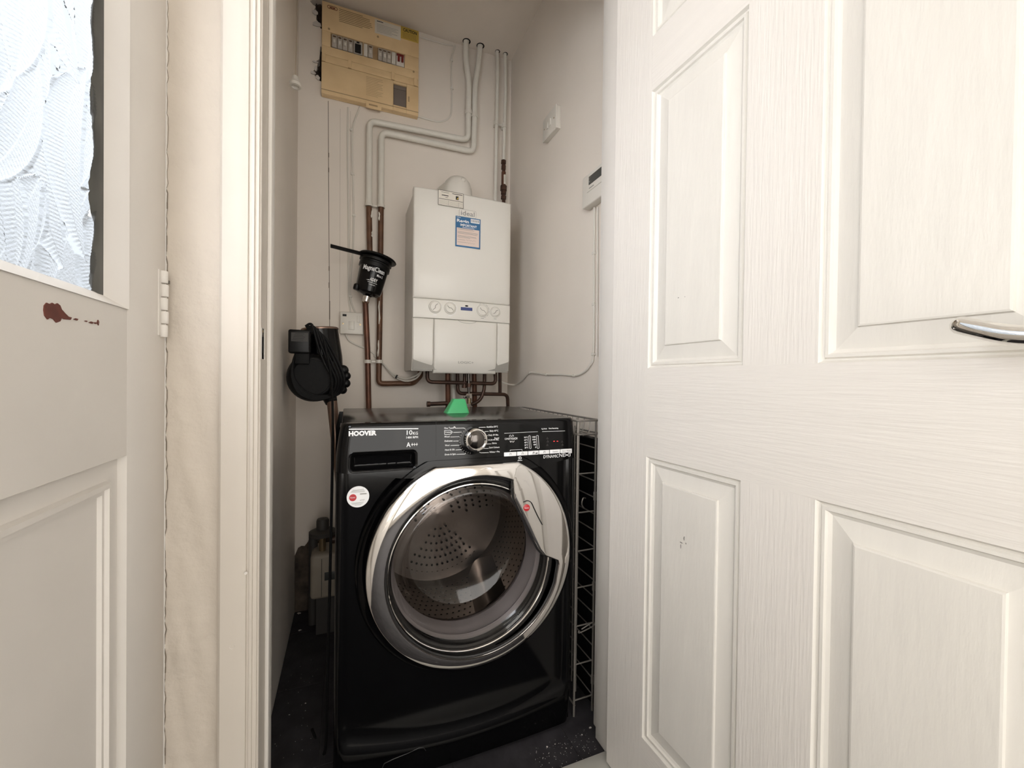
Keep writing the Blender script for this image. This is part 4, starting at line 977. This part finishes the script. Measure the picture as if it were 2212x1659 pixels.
pD = vpipe('gas_pipe', [(1091, 116), (1092, 200), (1089, 300), (1088, 350)], .0078, 'pipe_paint', 'thin white pipe in the corner ending in bare brown fitting', top=True)
P = [PY(a, b, PYW) for a, b in ((1088, 346), (1088, 437), (1086, 470))]
MB().tube(P, .0082, 12).build('bare_length', 'copper_dark', pD)
for (a, b, r_) in ((347, 354, .0115), (358, 366, .0105), (372, 402, .0105), (402, 412, .0155), (412, 420, .0125), (424, 430, .0125)):
    p, q = PY(1088, a, PYW), PY(1087.5, b, PYW); MB().tube([p, q], r_, 12).build('fitting', 'copper' if a == 372 else 'copper_dark', pD)
p, q = PY(1090, 378, PYW-.008), PY(1090, 398, PYW-.008); MB().tube([p, q], .006, 8).build('paint_smear', 'pipe_paint', pD)
# bare lengths below the painted loop
pE = tag(MB().tube([PY(797, 447, PYW), PY(799, 556, PYW)], .0115, 16).build('heating_pipe', 'pipe_old'), 'brown bare pipe between the white pipe and the black filter', 'pipe')
pF = tag(MB().tube(bend([PY(823, 447, PYW), PY(821, 640, PYW), PY(818, 829, PYW), PY(893, 828, PYW), PY(908, 812, PYW-.06), PY(908, 800, PYW-.06)], .02), .0115, 16).build('heating_pipe', 'pipe_old'), 'brown bare pipe turning right under the boiler, right of the filter', 'pipe')
pG = tag(MB().tube([PY(789, 648, PYW-.015), PY(794, 760, PYW-.008), PY(797, 905, PYW)], .0112, 16).build('heating_pipe', 'copper'), 'copper pipe running down from the black filter behind the washing machine', 'pipe')
random.seed(6)
for (px, a, b, par) in ((803, 455, 470, pE), (804, 500, 512, pE), (819, 458, 476, pF), (819, 650, 700, pF), (817, 735, 770, pF)):
    q = [PY(px+random.uniform(-1, 1), a+(b-a)*k/4, PYW-.0108) for k in range(5)]; MB().tube(q, [.002, .0035, .0025, .004, .0015], 6).build('flaking_paint', 'pipe_paint', par)
for (a, b) in ((645, 655), (634, 645)):
    MB().tube([PY(789.5, a, PYW-.015), PY(789.5, b, PYW-.015)], .0150 if a == 645 else .011, 6 if a == 645 else 14).build('compression_nut', 'brass', pG)
def clip(px, py, r, y, label, group, two=None, th=.009):
    c = thing('pipe_clip', PY(px, py, YB-.001), label, 'pipe clip', group)
    for (x_, y_) in [(px, py)]+([two] if two else []):
        p = PY(x_, y_, y); MB().lathe([(r+.001, -th), (r+.0035, -th), (r+.0035, th), (r+.001, th)], p, (0, 0, 1), 20).build('band', 'white_plastic', c)
        MB().rbox(p.x-.005, p.x+.005, p.y+r, YB-.0005, p.z-th*.7, p.z+th*.7, .001, 1).build('stem', 'white_plastic', c)
    if two:
        p, q = PY(px, py, y), PY(*two, y); MB().rbox(p.x+r, q.x-r, y-.001, y+.010, (p.z+q.z)/2-.004, (p.z+q.z)/2+.004, .001, 1).build('bridge', 'white_plastic', c)
    return c
clip(1012, 243, .0125, PYW, 'double white clip on the thick pipes beneath the ceiling', None, (1025, 250))
clip(1072, 266, .0078, PYW, 'double white clip on the two thin pipes in the corner', None, (1089, 272))
clip(797, 443, .0125, PYW, 'double white clip where the white pipes turn brown', None, (823, 446), .006)
clip(795, 781, .0115, PYW-.006, 'double white clip on the brown pipes beside the vacuum cleaner', None, (819, 781), .007)
# tails under the boiler
UB = (('copper', .011, [(967, 800, 1.74), (968, 895, 1.76)], 'thick copper pipe dropping from the boiler behind the green cup'),
      ('pipe_paint', .010, [(979, 800, 1.80), (980, 895, 1.80)], 'white painted pipe dropping behind the copper one under the boiler'),
      ('copper_dark', .0078, [(923, 800, 1.70), (923, 825, 1.70), (1071, 829, 1.70), (1070, 805, 1.70)], 'dark pipe looping level beneath the boiler from left to right'),
      ('copper_dark', .0078, [(988, 800, 1.74), (989, 850, 1.74), (1096, 852, 1.74), (1098, 898, 1.76)], 'dark pipe running level then down at the right corner'),
      ('copper', .011, [(1024, 800, 1.76), (1026, 898, 1.78)], 'thick copper pipe dropping behind the small tap'),
      ('copper_dark', .0078, [(1047, 800, 1.73), (1046, 845, 1.73), (1036, 866, 1.73), (1018, 874, 1.73)], 'dark copper pipe curving left under the boiler'),
      ('copper_dark', .0085, [(924, 873, 1.72), (966, 871, 1.72)], 'short dark pipe stub standing out left of the green cup'),
      ('copper_dark', .007, [(1004, 800, 1.70), (1003, 838, 1.70)], 'short dark pipe stub hanging under the middle of the boiler'),
      ('copper_dark', .0078, [(1080, 800, 1.72), (1080, 848, 1.735)], 'short dark pipe dropping under the right end of the boiler'))
for (m_, r_, pts, lab) in UB:
    P = [PY(*q) for q in pts]; o = tag(MB().tube(bend(P, .022), r_, 12).build('boiler_pipe', m_), lab, 'pipe')
    if 'stub standing' in lab:
        MB().tube([PY(922, 873, 1.72), PY(929, 873, 1.72)], .0115, 12).build('end_cap', 'copper_dark', o)
    if 'hanging' in lab:
        MB().tube([PY(1003, 832, 1.70), PY(1003, 838, 1.70)], .011, 12).build('end_cap', 'copper_dark', o)
sv = tag(MB().tube([PY(1012, 800, 1.68), PY(1013, 852, 1.68)], .006, 12).build('filling_tap', 'steel_dark'), 'small metal tap with bright nut hanging under the boiler', 'tap')
for (a, b, r_, m_) in ((850, 860, .0125, 'chrome'), (860, 872, .009, 'brass'), (828, 836, .010, 'copper_dark')):
    MB().tube([PY(1013, a, 1.68), PY(1013, b, 1.68)], r_, 6 if m_ == 'chrome' else 14).build('nut' if m_ == 'chrome' else 'body', m_, sv)
MB().rbox(*(lambda p: (p.x-.018, p.x-.004, p.y-.006, p.y+.006, p.z-.004, p.z+.004))(PY(1010, 858, 1.68)), .002, 2).build('lever', 'steel_dark', sv)

# ================================================================== MAGNETIC FILTER
ax0, ax1 = PY(794, 636, 1.742), PY(812, 566, 1.742); up_ = (ax1-ax0).normalized(); HL = (ax1-ax0).length
mf = thing('magnetic_filter', ax0, 'black magnetic heating filter canister with spanner on its lid', 'pipe filter')
MB().lathe([(.012, -.010), (.020, -.004), (.040, .000), (.047, .006), (.050, .018), (.0535, .085), (.0545, HL-.03), (.050, HL-.026)], ax0, up_, 40, True).build('canister', 'black_gloss', mf)
MB().lathe([(.054, HL-.034), (.059, HL-.031), (.059, HL-.016), (.056, HL-.013), (.056, HL-.008), (.062, HL-.006), (.062, HL+.004), (.058, HL+.008), (.0005, HL+.010)], ax0, up_, 40).build('lid', 'black_plastic', mf)
MB().lathe([(.010, -.03), (.014, -.03), (.014, -.006), (.010, -.006)], ax0, up_, 16, True).build('inlet', 'chrome', mf)
sd = Vector((1, 0, 0)).cross(up_).normalized(); rt = up_.cross(sd).normalized()
if rt.x < 0: rt = -rt
c_ = ax0-rt*.045+up_*.012; MB().lathe([(.010, -.012), (.012, -.008), (.012, .008), (.008, .012)], c_-Vector((0, .02, 0)), up_, 12, True, True).build('drain_plug', 'black_plastic', mf)
# printing wrapped on the canister
def wrap(u, yy, v):
    th_ = u/.0545; front = Vector((0, -1, 0)); front = (front-up_*front.dot(up_)).normalized(); rr = .0541 if v > .085 else .0505+.0036*clamp((v-.018)/.067)
    p = ax0+up_*v+(front*math.cos(th_)+rt*math.sin(th_))*(rr+.0010); return p[:]
t = MB(); t.text('MagnaClean', (-.043, .084), .088, .018, 0, bold=.02, fn=wrap); t.text('Micro 2', (.016, .068), .026, .009, 0, bold=.02, fn=wrap)
t.text('ADEY', (-.006, .045), .030, .012, 0, bold=.025, fn=wrap, slant=.003)
for (u0, u1, v) in ((-.012, .026, .038), (-.006, .020, .030)): t.add([wrap(u0+(u1-u0)*k/6, 0, v+e) for e in (0, .0016) for k in range(7)], [(k, k+1, k+8, k+7) for k in range(6)])
t.add([wrap(-.020, 0, .045), wrap(-.008, 0, .0445), wrap(-.008, 0, .048)], [(0, 1, 2)])
t.build('printed_lettering', 'print_white', mf, sharp=None)
sp_ = tag(MB().lathe([(.064, HL+.0105), (.071, HL+.0115), (.073, HL+.015), (.069, HL+.020), (.03, HL+.021), (.0005, HL+.021)], ax0+rt*.004, up_, 40, True).build('spanner', 'black_plastic'), 'black plastic filter spanner resting on the canister, handle to the left', 'spanner')
h0 = ax0+up_*(HL+.014)-rt*.05; h1 = PY(714, 531, 1.70); hd_ = (h1-h0)
path = [h0+hd_*f for f in lsp(0, 1, 9)]
g = MB(); n = 10; vs = []; 
for k, p in enumerate(path):
    w_ = .015-.006*math.sin(k/8*math.pi*.5) + (.002 if k == 8 else 0); h_ = .007
    for j in range(n):
        a = 2*math.pi*j/n; vs.append(p+Vector((0, 1, 0))*math.cos(a)*w_+Vector((hd_.z, 0, -hd_.x)).normalized()*math.sin(a)*h_)
g.add(vs, [(k*n+j, k*n+(j+1) % n, (k+1)*n+(j+1) % n, (k+1)*n+j) for k in range(8) for j in range(n)]+[tuple(range(n)), tuple(8*n+j for j in range(n))])
g.build('handle', 'black_plastic', sp_)

# ================================================================== WALL FITTINGS
def rocker_plate(b, name, m): return b.build(name, m)
# fused spur on the back wall
x0, x1 = PY(735, 700, YB).x, PY(784, 700, YB).x; z1_, z0_ = PY(758, 677, YB).z, PY(758, 723, YB).z
fs = thing('fused_switch', ((x0+x1)/2, YB, z0_), 'white square fused spur switch beside the copper pipe', 'switch')
MB().rbox(x0+.002, x1-.002, YB-.022, YB-.0005, z0_+.001, z1_-.001, .002, 2).build('back_box', 'white_plastic', fs)
MB().rbox(x0, x1, YB-.031, YB-.022, z0_, z1_, .0025, 3).build('face_plate', 'white_plastic', fs)
w, h = x1-x0, z1_-z0_
def fsb(fx0, fx1, fz0, fz1, d, name, m): MB().rbox(x0+w*fx0, x0+w*fx1, YB-.031-d, YB-.030, z0_+h*fz0, z0_+h*fz1, min(.0008, d*.4), 2).build(name, m, fs)
fsb(.72, .85, .56, .86, .003, 'rocker', 'white_plastic'); fsb(.36, .62, .20, .60, .002, 'fuse_carrier', 'white_plastic'); fsb(.10, .27, .80, .90, .0012, 'neon', 'print_black')
for q in (.12, .87): MB().lathe([(.0036, 0), (.0036, .001), (.0001, .0012)], (x0+w*q, YB-.031, z0_+h*.46), (0, -1, 0), 12).build('screw', 'brass', fs)
# twin switch high on the right wall
sw_ = thing('wall_switch', (XR, 1.40, 1.85), 'cream switch plate high on the right-hand wall', 'switch')
A, B, Cc, Dd = PX(1183, 262, XR), PX(1211, 232, XR), PX(1184, 307, XR), PX(1214, 280, XR)
ya, yb_ = (B.y+Dd.y)/2, (A.y+Cc.y)/2; za, zb_ = (Cc.z+Dd.z)/2, (A.z+B.z)/2
MB().rbox(XR-.016, XR-.0005, ya+.002, yb_-.002, za+.002, zb_-.002, .002, 2).build('back_box', 'white_plastic', sw_)
MB().rbox(XR-.022, XR-.016, ya, yb_, za, zb_, .002, 2).build('face_plate', 'white_plastic', sw_)
for f in (.36, .56): MB().rbox(XR-.026, XR-.021, ya+(yb_-ya)*f, ya+(yb_-ya)*(f+.12), za+(zb_-za)*.36, za+(zb_-za)*.64, .001, 2).build('rocker', 'white_plastic', sw_)
for f in (.14, .86): MB().lathe([(.003, 0), (.003, .001), (.0001, .0012)], (XR-.022, ya+(yb_-ya)*f, (za+zb_)/2), (-1, 0, 0), 10).build('screw', 'brass', sw_)
# thermostat
TX = XR-.030
A, B, Cc = PX(1258, 386, TX), PX(1258, 452, TX), PX(1303, 360, TX)
ty1, ty0, tz1, tz0 = A.y, A.y-.135, A.z, B.z
tt = thing('thermostat', (XR, (ty0+ty1)/2, tz0), 'white room thermostat with grey screen on the right wall', 'thermostat')
MB().rbox(TX, XR-.0005, ty0, ty1, tz0, tz1, .004, 3).build('body', 'white_plastic', tt)
MB().rbox(TX-.0022, TX+.002, ty0+.004, ty1-.030, tz0+.040, tz1-.004, .001, 2).build('front_flap', 'white_plastic', tt)
MB().rbox(TX-.003, TX, ty0+.02, ty1-.042, tz0+.058, tz1-.014, .0008, 2).build('screen', 'lcd_grey', tt)
MB().box(TX-.0028, TX-.0022, ty1-.070, ty1-.045, tz0+.046, tz0+.049).build('maker_print', 'print_grey', tt)
# pull cord
pk = PY(638, 163, 1.5)
pc = thing('pull_cord', (pk.x, pk.y, pk.z-.035), 'white pull-cord knob hanging on a thin string from the ceiling', 'pull cord')
MB().lathe([(.0035, 0), (.0085, -.004), (.011, -.016), (.0135, -.022), (.0175, -.026), (.0175, -.035), (.011, -.036), (.009, -.030), (.0005, -.028)], pk, (0, 0, 1), 20).build('knob', 'white_plastic', pc)
MB().tube([pk+Vector((0, 0, -.004)), pk+Vector((.003, 0, .15)), (pk.x+.006, pk.y, ZC-.018)], .0013, 6).build('cord', 'string', pc)
MB().lathe([(.0005, -.03), (.028, -.03), (.031, -.022), (.031, -.0004)], (pk.x+.006, pk.y, ZC), (0, 0, 1), 24).build('ceiling_switch', 'white_plastic', pc)

# ================================================================== CABLES
def cable(pts, r, label, m='cable_white', name='cable', clips=(), seg=8):
    o = tag(MB().tube(smooth_path(pts, 6), r, seg).build(name, m), label, 'cable')
    for (c_, nrm) in clips:
        c_ = Vector(c_)
        if nrm == 'y': MB().rbox(c_.x-.006, c_.x+.007, c_.y-.005, YB-.0003, c_.z-.0045, c_.z+.0045, .0012, 1).build('cable_clip', 'white_plastic', o)
        else: MB().rbox(c_.x-.005, XR-.0003, c_.y-.006, c_.y+.007, c_.z-.0045, c_.z+.0045, .0012, 1).build('cable_clip', 'white_plastic', o)
    return o
yc = YB-.0042
Y_ = lambda a, b, y=yc: PY(a, b, y)
cable([Y_(*q) for q in ((778, 230), (768, 255), (761, 282), (761, 330), (762, 378), (764, 465), (762, 540), (757, 600), (757, 645), (768, 675), (783, 690))], .0034, 'painted cable clipped down the wall from the fuse box to the switch', clips=[(Y_(759, 281), 'y'), (Y_(761.5, 376), 'y'), (Y_(764, 465), 'y'), (Y_(757, 640), 'y')])
cable([Y_(*q) for q in ((752, 232), (751, 300), (752, 400), (753, 520), (752, 600), (753, 640), (757, 676))], .003, 'thin painted cable running straight down left of the clipped one')
cable([Y_(*q) for q in ((905, 79), (935, 88), (962, 96), (978, 98))], .003, 'painted cable running from the fuse box top towards the pipes')
cable([Y_(*q) for q in ((983, 98), (979, 112), (975, 130), (975, 170), (976, 200), (975, 240), (968, 256), (950, 263), (925, 258), (900, 250))], .0036, 'painted cable dropping and curving back under the fuse box', clips=[(Y_(975, 130), 'y'), (Y_(976, 191), 'y')])
cable([PY(747, 722, YB-.012), PY(755, 736, YB-.008), PY(775, 747, YB-.006), PY(800, 758, YB-.006), PY(815, 772, YB-.006), PY(830, 790, YB-.012), PY(850, 812, YB-.03), PY(875, 823, YB-.06), PY(898, 818, YB-.09), PY(910, 804, YB-.11)], .0036, 'grey white flex drooping from the switch to the boiler')
bt_ = cable([PY(808, 768, YB-.010), PY(826, 784, YB-.014), PY(846, 805, YB-.03), PY(872, 818, YB-.06), PY(896, 813, YB-.09), PY(912, 800, YB-.11)], .0036, 'second grey flex tied above the drooping one under the boiler')
p = PY(857, 814, YB-.044); MB().lathe([(.0075, -.003), (.0085, -.003), (.0085, .003), (.0075, .003)], p, (.8, -.3, -.35), 12).build('cable_tie', 'print_black', bt_)
xw = XR-.0045
X_ = lambda a, b: PX(a, b, xw)
tp = [PX(1284, 448, xw), X_(1283, 545), X_(1283, 655), X_(1282, 765), X_(1274, 790), X_(1258, 806), X_(1240, 811), X_(1213, 809), X_(1180, 809), X_(1150, 805), X_(1140, 809), X_(1128, 822), PY(1112, 831, 1.755), PY(1092, 828, 1.74), PY(1074, 820, 1.735), PY(1064, 806, 1.735)]
cable(tp, .0036, 'white cable looping along the right wall from thermostat to boiler', clips=[(X_(1283, 547), 'x'), (X_(1283, 657), 'x'), (X_(1282, 765), 'x'), (X_(1240, 811), 'x'), (X_(1180, 809), 'x'), (X_(1145, 805), 'x')])
cable([PX(1291, 448, xw), PX(1291, 560, xw), PX(1290, 700, xw), PX(1290, 770, xw)], .0022, 'thin second cable hanging straight below the thermostat')

# ================================================================== STICK VACUUM
VY = 1.52; K = VY/1.235
vc = thing('stick_vacuum', (.02, 1.56, 0), 'black stick vacuum cleaner with wound cord leaning behind the washing machine', 'vacuum cleaner')
def V_(a, b, dy=0.): return PY(a, b, VY+dy*K)
def kk(pr): return [(r*K, h*K) for r, h in pr]
c0 = V_(678, 815)
MB().lathe(kk([(.048, -.004), (.056, 0), (.0635, .012), (.0655, .028), (.0655, .070), (.058, .085), (.0005, .09)]), (c0.x, VY-.035*K, c0.z), (0, 1, 0), 40, True).build('motor_housing', 'black_plastic', vc)
MB().lathe(kk([(.0005, -.002), (.046, -.0015), (.0475, .001), (.0475, .006)]), (c0.x-.002, VY-.039*K, c0.z), (0, 1, 0), 36).build('filter_cap', 'black_matte', vc)
tp0, tp1 = V_(703, 835, .03), V_(691, 709, .03)
axv = (tp1-tp0); Lc = axv.length
MB().lathe([(.040*K, 0), (.049*K, Lc*.12), (.051*K, Lc*.5), (.048*K, Lc*.80), (.0465*K, Lc*.97)], tp0, axv, 36, True, True).build('dust_canister', 'black_gloss', vc)
MB().lathe([(.0475*K, Lc*.965), (.048*K, Lc*.985), (.046*K, Lc*1.0), (.040*K, Lc*1.0), (.038*K, Lc*.98)], tp0, axv, 36).build('bronze_collar', 'bronze', vc)
for k, (a, b, r_) in enumerate(((741, 800, .015), (748, 812, .012), (747, 828, .0125), (740, 842, .012))):
    q = V_(a, b, .005); r_ *= K; MB().lathe([(r_*math.sin(t), -r_*math.cos(t)) for t in lsp(.05, math.pi-.05, 9)], q, (0, .3, 1), 16).build('grip_bulge', 'black_plastic', vc)
pl = V_(646, 738, -.055)
pg_ = MB().rbox(pl.x-.024*K, pl.x+.026*K, pl.y-.010, pl.y+.030, pl.z-.030*K, pl.z+.030*K, .006, 3).build('plug', 'black_plastic', vc)
t = MB(); t.box(pl.x-.017*K, pl.x+.021*K, pl.y-.0108, pl.y-.010, pl.z+.0, pl.z+.022*K); t.build('plug_label', 'meter_grey', pg_, sharp=None)
t = MB()
for k in range(5): t.box(pl.x-.015*K+.002*k, pl.x+.010*K+.003*(k % 3), pl.y-.0113, pl.y-.0108, pl.z+.003+.005*k, pl.z+.0050+.005*k)
tag(t.build('plug_print', 'print_black', pg_, sharp=None), kind='stuff')
q = V_(652, 768, -.05); MB().rbox(q.x-.016*K, q.x+.018*K, q.y-.006, q.y+.022, q.z-.022*K, q.z+.014*K, .004, 2).build('plug_neck', 'black_matte', vc)
def loop(d, e, name='cord_loop'):
    P = [V_(664+d*.3, 712+d*.5, -.048), V_(688+d, 716+d, -.052), V_(703+d*1.2, 745, -.055), V_(722+d*1.5, 785, -.056-e), V_(735+d*1.2, 820, -.056-e), V_(728+d, 848, -.05), V_(706, 858+d*.3, -.045), V_(678, 860+d*.5, -.043), V_(648-d*.4, 846+d*.4, -.042), V_(632-d*.2, 815, -.042), V_(634, 780, -.046), V_(646, 750, -.05)]
    MB().tube(smooth_path(P, 7), .0040, 8).build(name, 'black_matte', vc)
for k, d in enumerate((-14, -8, -3, 2, 7)): loop(d, .003*k)
P = [V_(700, 735, -.06), V_(712, 790, -.066), V_(717, 830, -.066), PY(718, 862, 1.40), PY(719, 905, 1.30)]
P = [Vector(p) for p in P]+[Vector((-.034, 1.20, .74)), Vector((-.036, 1.14, .45)), Vector((-.04, 1.12, .2)), Vector((-.045, 1.13, .005)), Vector((-.08, 1.22, .005))]
MB().tube(smooth_path(P, 6), .0036, 8).build('hanging_cord', 'black_matte', vc)
MB().tube([V_(705, 838, .02), V_(716, 870, .0)], [.030, .019], 18).build('neck', 'black_plastic', vc)
pole0 = V_(717, 866, .0); pbot = Vector((.035, 1.535, .085))
MB().tube([pole0, pbot], .0165, 18).build('tube', 'bronze', vc)
MB().tube([pbot+(pole0-pbot)*.06, pbot+(pbot-pole0)*.04], .020, 16).build('tube_end', 'black_plastic', vc)
MB().rbox(-.03, .11, 1.492, 1.60, .001, .07, .012, 3).build('floor_head', 'black_plastic', vc)

# ================================================================== GAS METER in the dark corner
MY = 1.665
A, B = PY(670, 1208, MY), PY(720, 1288, MY)
gm = thing('gas_meter', (A.x+.1, MY+.06, 0), 'pale gas meter with regulator behind the washing machine', 'gas meter')
MB().rbox(A.x, A.x+.20, MY, MY+.13, B.z-.005, A.z+.012, .014, 3).build('case', 'meter_white_shaded', gm)
q0, q1 = PY(701, 1237, MY-.001), PY(716, 1252, MY-.001)
MB().rbox(q0.x, q0.x+.075, MY-.003, MY+.004, q1.z, q0.z, .001, 2).build('register_window', 'lcd_grey', gm)
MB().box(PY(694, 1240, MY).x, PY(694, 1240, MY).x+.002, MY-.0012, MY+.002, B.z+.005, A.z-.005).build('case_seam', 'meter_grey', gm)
r0 = PY(697, 1150, MY+.04)
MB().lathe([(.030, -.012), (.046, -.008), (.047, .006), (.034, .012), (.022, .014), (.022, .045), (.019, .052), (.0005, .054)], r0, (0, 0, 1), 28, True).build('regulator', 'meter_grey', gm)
MB().tube([r0+Vector((0, 0, -.01)), (r0.x, r0.y, A.z+.012)], .012, 14).build('inlet_union', 'brass', gm)
MB().tube(bend([r0+Vector((.03, .0, -.03)), r0+Vector((.12, .0, -.03)), (r0.x+.12, r0.y, A.z+.01)], .02), .016, 14).build('outlet_pipe', 'copper_dark', gm)
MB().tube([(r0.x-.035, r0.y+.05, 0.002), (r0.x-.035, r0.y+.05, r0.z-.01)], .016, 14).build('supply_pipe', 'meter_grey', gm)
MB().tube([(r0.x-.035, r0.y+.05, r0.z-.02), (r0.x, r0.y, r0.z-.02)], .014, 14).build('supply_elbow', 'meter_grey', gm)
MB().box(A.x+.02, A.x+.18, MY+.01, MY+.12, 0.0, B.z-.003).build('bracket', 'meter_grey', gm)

# ================================================================== WIRE RACK between washing machine and jamb
RX0, RX1, RY0, RY1 = .604, .664, 1.012, 1.50
rk = thing('wire_rack', ((RX0+RX1)/2, (RY0+RY1)/2, 0), 'tall grey wire rack squeezed between washing machine and door jamb', 'wire rack')
zt = .835; zb0 = .045
rz = [PY(1270, q, RY0).z for q in (1022, 1105, 1187, 1265, 1347, 1428)]
for x in (RX0, RX1):
    for y in (RY0, RY1): MB().tube([(x, y, 0.0), (x, y, zt)], .0032, 8).build('post', 'wire', rk)
for (y, z) in ((RY0, .62), (RY0, .36), (RY0, .09)): MB().tube([(RX1, y, z-.012), (RX1, y, z+.012)], .0052, 10).build('joint_sleeve', 'wire', rk)
MB().tube([(RX0+.022, RY0+.03, zb0), (RX0+.022, RY0+.03, zt)], .0024, 8).build('upright', 'wire', rk)
MB().tube([(RX0+.032, RY0+.07, zb0), (RX0+.032, RY0+.07, zt-.02)], .0024, 8).build('upright', 'wire', rk)
for z in rz+[zb0]: MB().tube([(RX0, RY0, z), (RX1, RY0, z)], .0021, 6).build('rung', 'wire', rk)
zz = zb0
while zz < .80:
    MB().tube([(RX1, RY0, zz), (RX1, RY1, zz)], .0019, 6).build('side_wire', 'wire', rk); zz += .0475
for y in (1.12, 1.22, 1.32, 1.42): MB().tube([(RX1+.001, y, zb0), (RX1+.001, y, zt)], .0019, 6).build('side_wire', 'wire', rk)
MB().tube([(RX0, RY0-.004, zb0-.012), (RX0, RY1, zb0-.012), ], .0026, 6).build('bottom_rail', 'wire', rk)
# basket on top
for (z, r_) in ((.800, .0024), (.838, .0030)):
    MB().tube([(x, y, z) for x, y in [(a, b) for a, b in rrect(RX0-.008, RX1+.010, RY0-.01, RY1+.06, .012, 4)]], r_, 7, closed=True).build('basket_rim', 'wire', rk)
for k in range(15):
    y = RY0+.012+k*.034
    MB().tube(bend([(RX0-.008, y, .838), (RX0-.004, y, .795), (RX1+.006, y, .795), (RX1+.010, y, .838)], .01, 3), .0016, 6).build('basket_wire', 'wire', rk)
for x in (RX0+.012, RX0+.032, RX0+.052): MB().tube([(x, RY0-.01, .797), (x, RY1+.06, .797)], .0016, 6).build('basket_wire', 'wire', rk)
h = [(RX1, RY0+.05, .60), (RX1-.012, RY0+.045, .602), (RX1-.016, RY0+.045, .585), (RX1-.008, RY0+.045, .572)]
MB().tube(smooth_path(h, 5), .0022, 7).build('hook', 'wire', rk)
lp_ = [(RX0+.02, RY0-.002, .245), (RX1-.004, RY0-.004, .258), (RX1-.002, RY0-.004, .248), (RX0+.014, RY0-.002, .236), (RX0+.012, RY0-.002, .243)]
MB().tube(smooth_path(lp_, 5), .0017, 6).build('bent_wire', 'wire', rk)
# black tray standing beside the machine
ty = MB().prism([(y, z) for y, z in rrect(1.022, 1.40, .30, .795, .045, 8)], 0, 1, fn=lambda a, t, z: (.5855+.010*t, a, z))
tag(ty.build('tray', 'black_plastic', sharp=40), 'slim black plastic tray with rounded corner standing against the machine side', 'tray')
tr_ = bpy.data.objects['tray']
MB().tube([(.596, a, z) for a, z in rrect(1.024, 1.398, .302, .793, .045, 8)], .0035, 8, closed=True).build('rolled_rim', 'black_plastic', tr_)

bt2 = MB().prism([(y, z) for y, z in rrect(1.002, 1.52, .0, .782, .03, 6)], 0, 1, fn=lambda a, t, z: (.679+.010*t, a, z))
bt2 = tag(bt2.build('board', 'black_matte', sharp=40), 'tall black board standing on edge behind the wire rack', 'board')
MB().tube([(.677, a, z) for a, z in rrect(1.005, 1.517, .004, .779, .03, 6)], .003, 8, closed=True).build('edge_lip', 'black_plastic', bt2)

# ================================================================== flakes of paint on the floor
random.seed(17)
def flake(x, y, r):
    n = random.randint(4, 6); a0 = random.uniform(0, 6); z = .0006
    g.add([(x+r*math.cos(a0+2*math.pi*k/n)*random.uniform(.6, 1.1), y+r*math.sin(a0+2*math.pi*k/n)*random.uniform(.6, 1.1), z+random.uniform(0, r*.4)) for k in range(n)], [tuple(range(n))])
g = MB()
for q, r in (((1275, 1573), .0045), ((1257, 1588), .0024), ((1199, 1608), .0024), ((1182, 1614), .0028), ((1223, 1617), .0018)):
    p = PZ(*q, 0); flake(p.x, min(p.y, .962), r)
for k in range(110): flake(random.uniform(.44, .61), random.uniform(.888, .962), random.uniform(.0004, .0013))
tag(g.build('paint_flakes', 'flake', sharp=None), 'scattered white paint flakes on the dark floor before the door jamb', 'debris', kind='stuff')
g = MB()
for q, r in (((646, 1322), .009), ((650, 1318), .005), ((672, 1315), .006), ((648, 1362), .007), ((660, 1520), .003), ((625, 1545), .0025)):
    p = PZ(*q, 0); flake(p.x, min(p.y, 1.85), r)
for k in range(40): flake(random.uniform(-.17, -.075), random.uniform(1.0, 1.55), random.uniform(.0004, .0013))
tag(g.build('paint_flakes', 'flake', sharp=None), 'pale plaster crumbs on the floor in the dark left-hand gap', 'debris', kind='stuff')
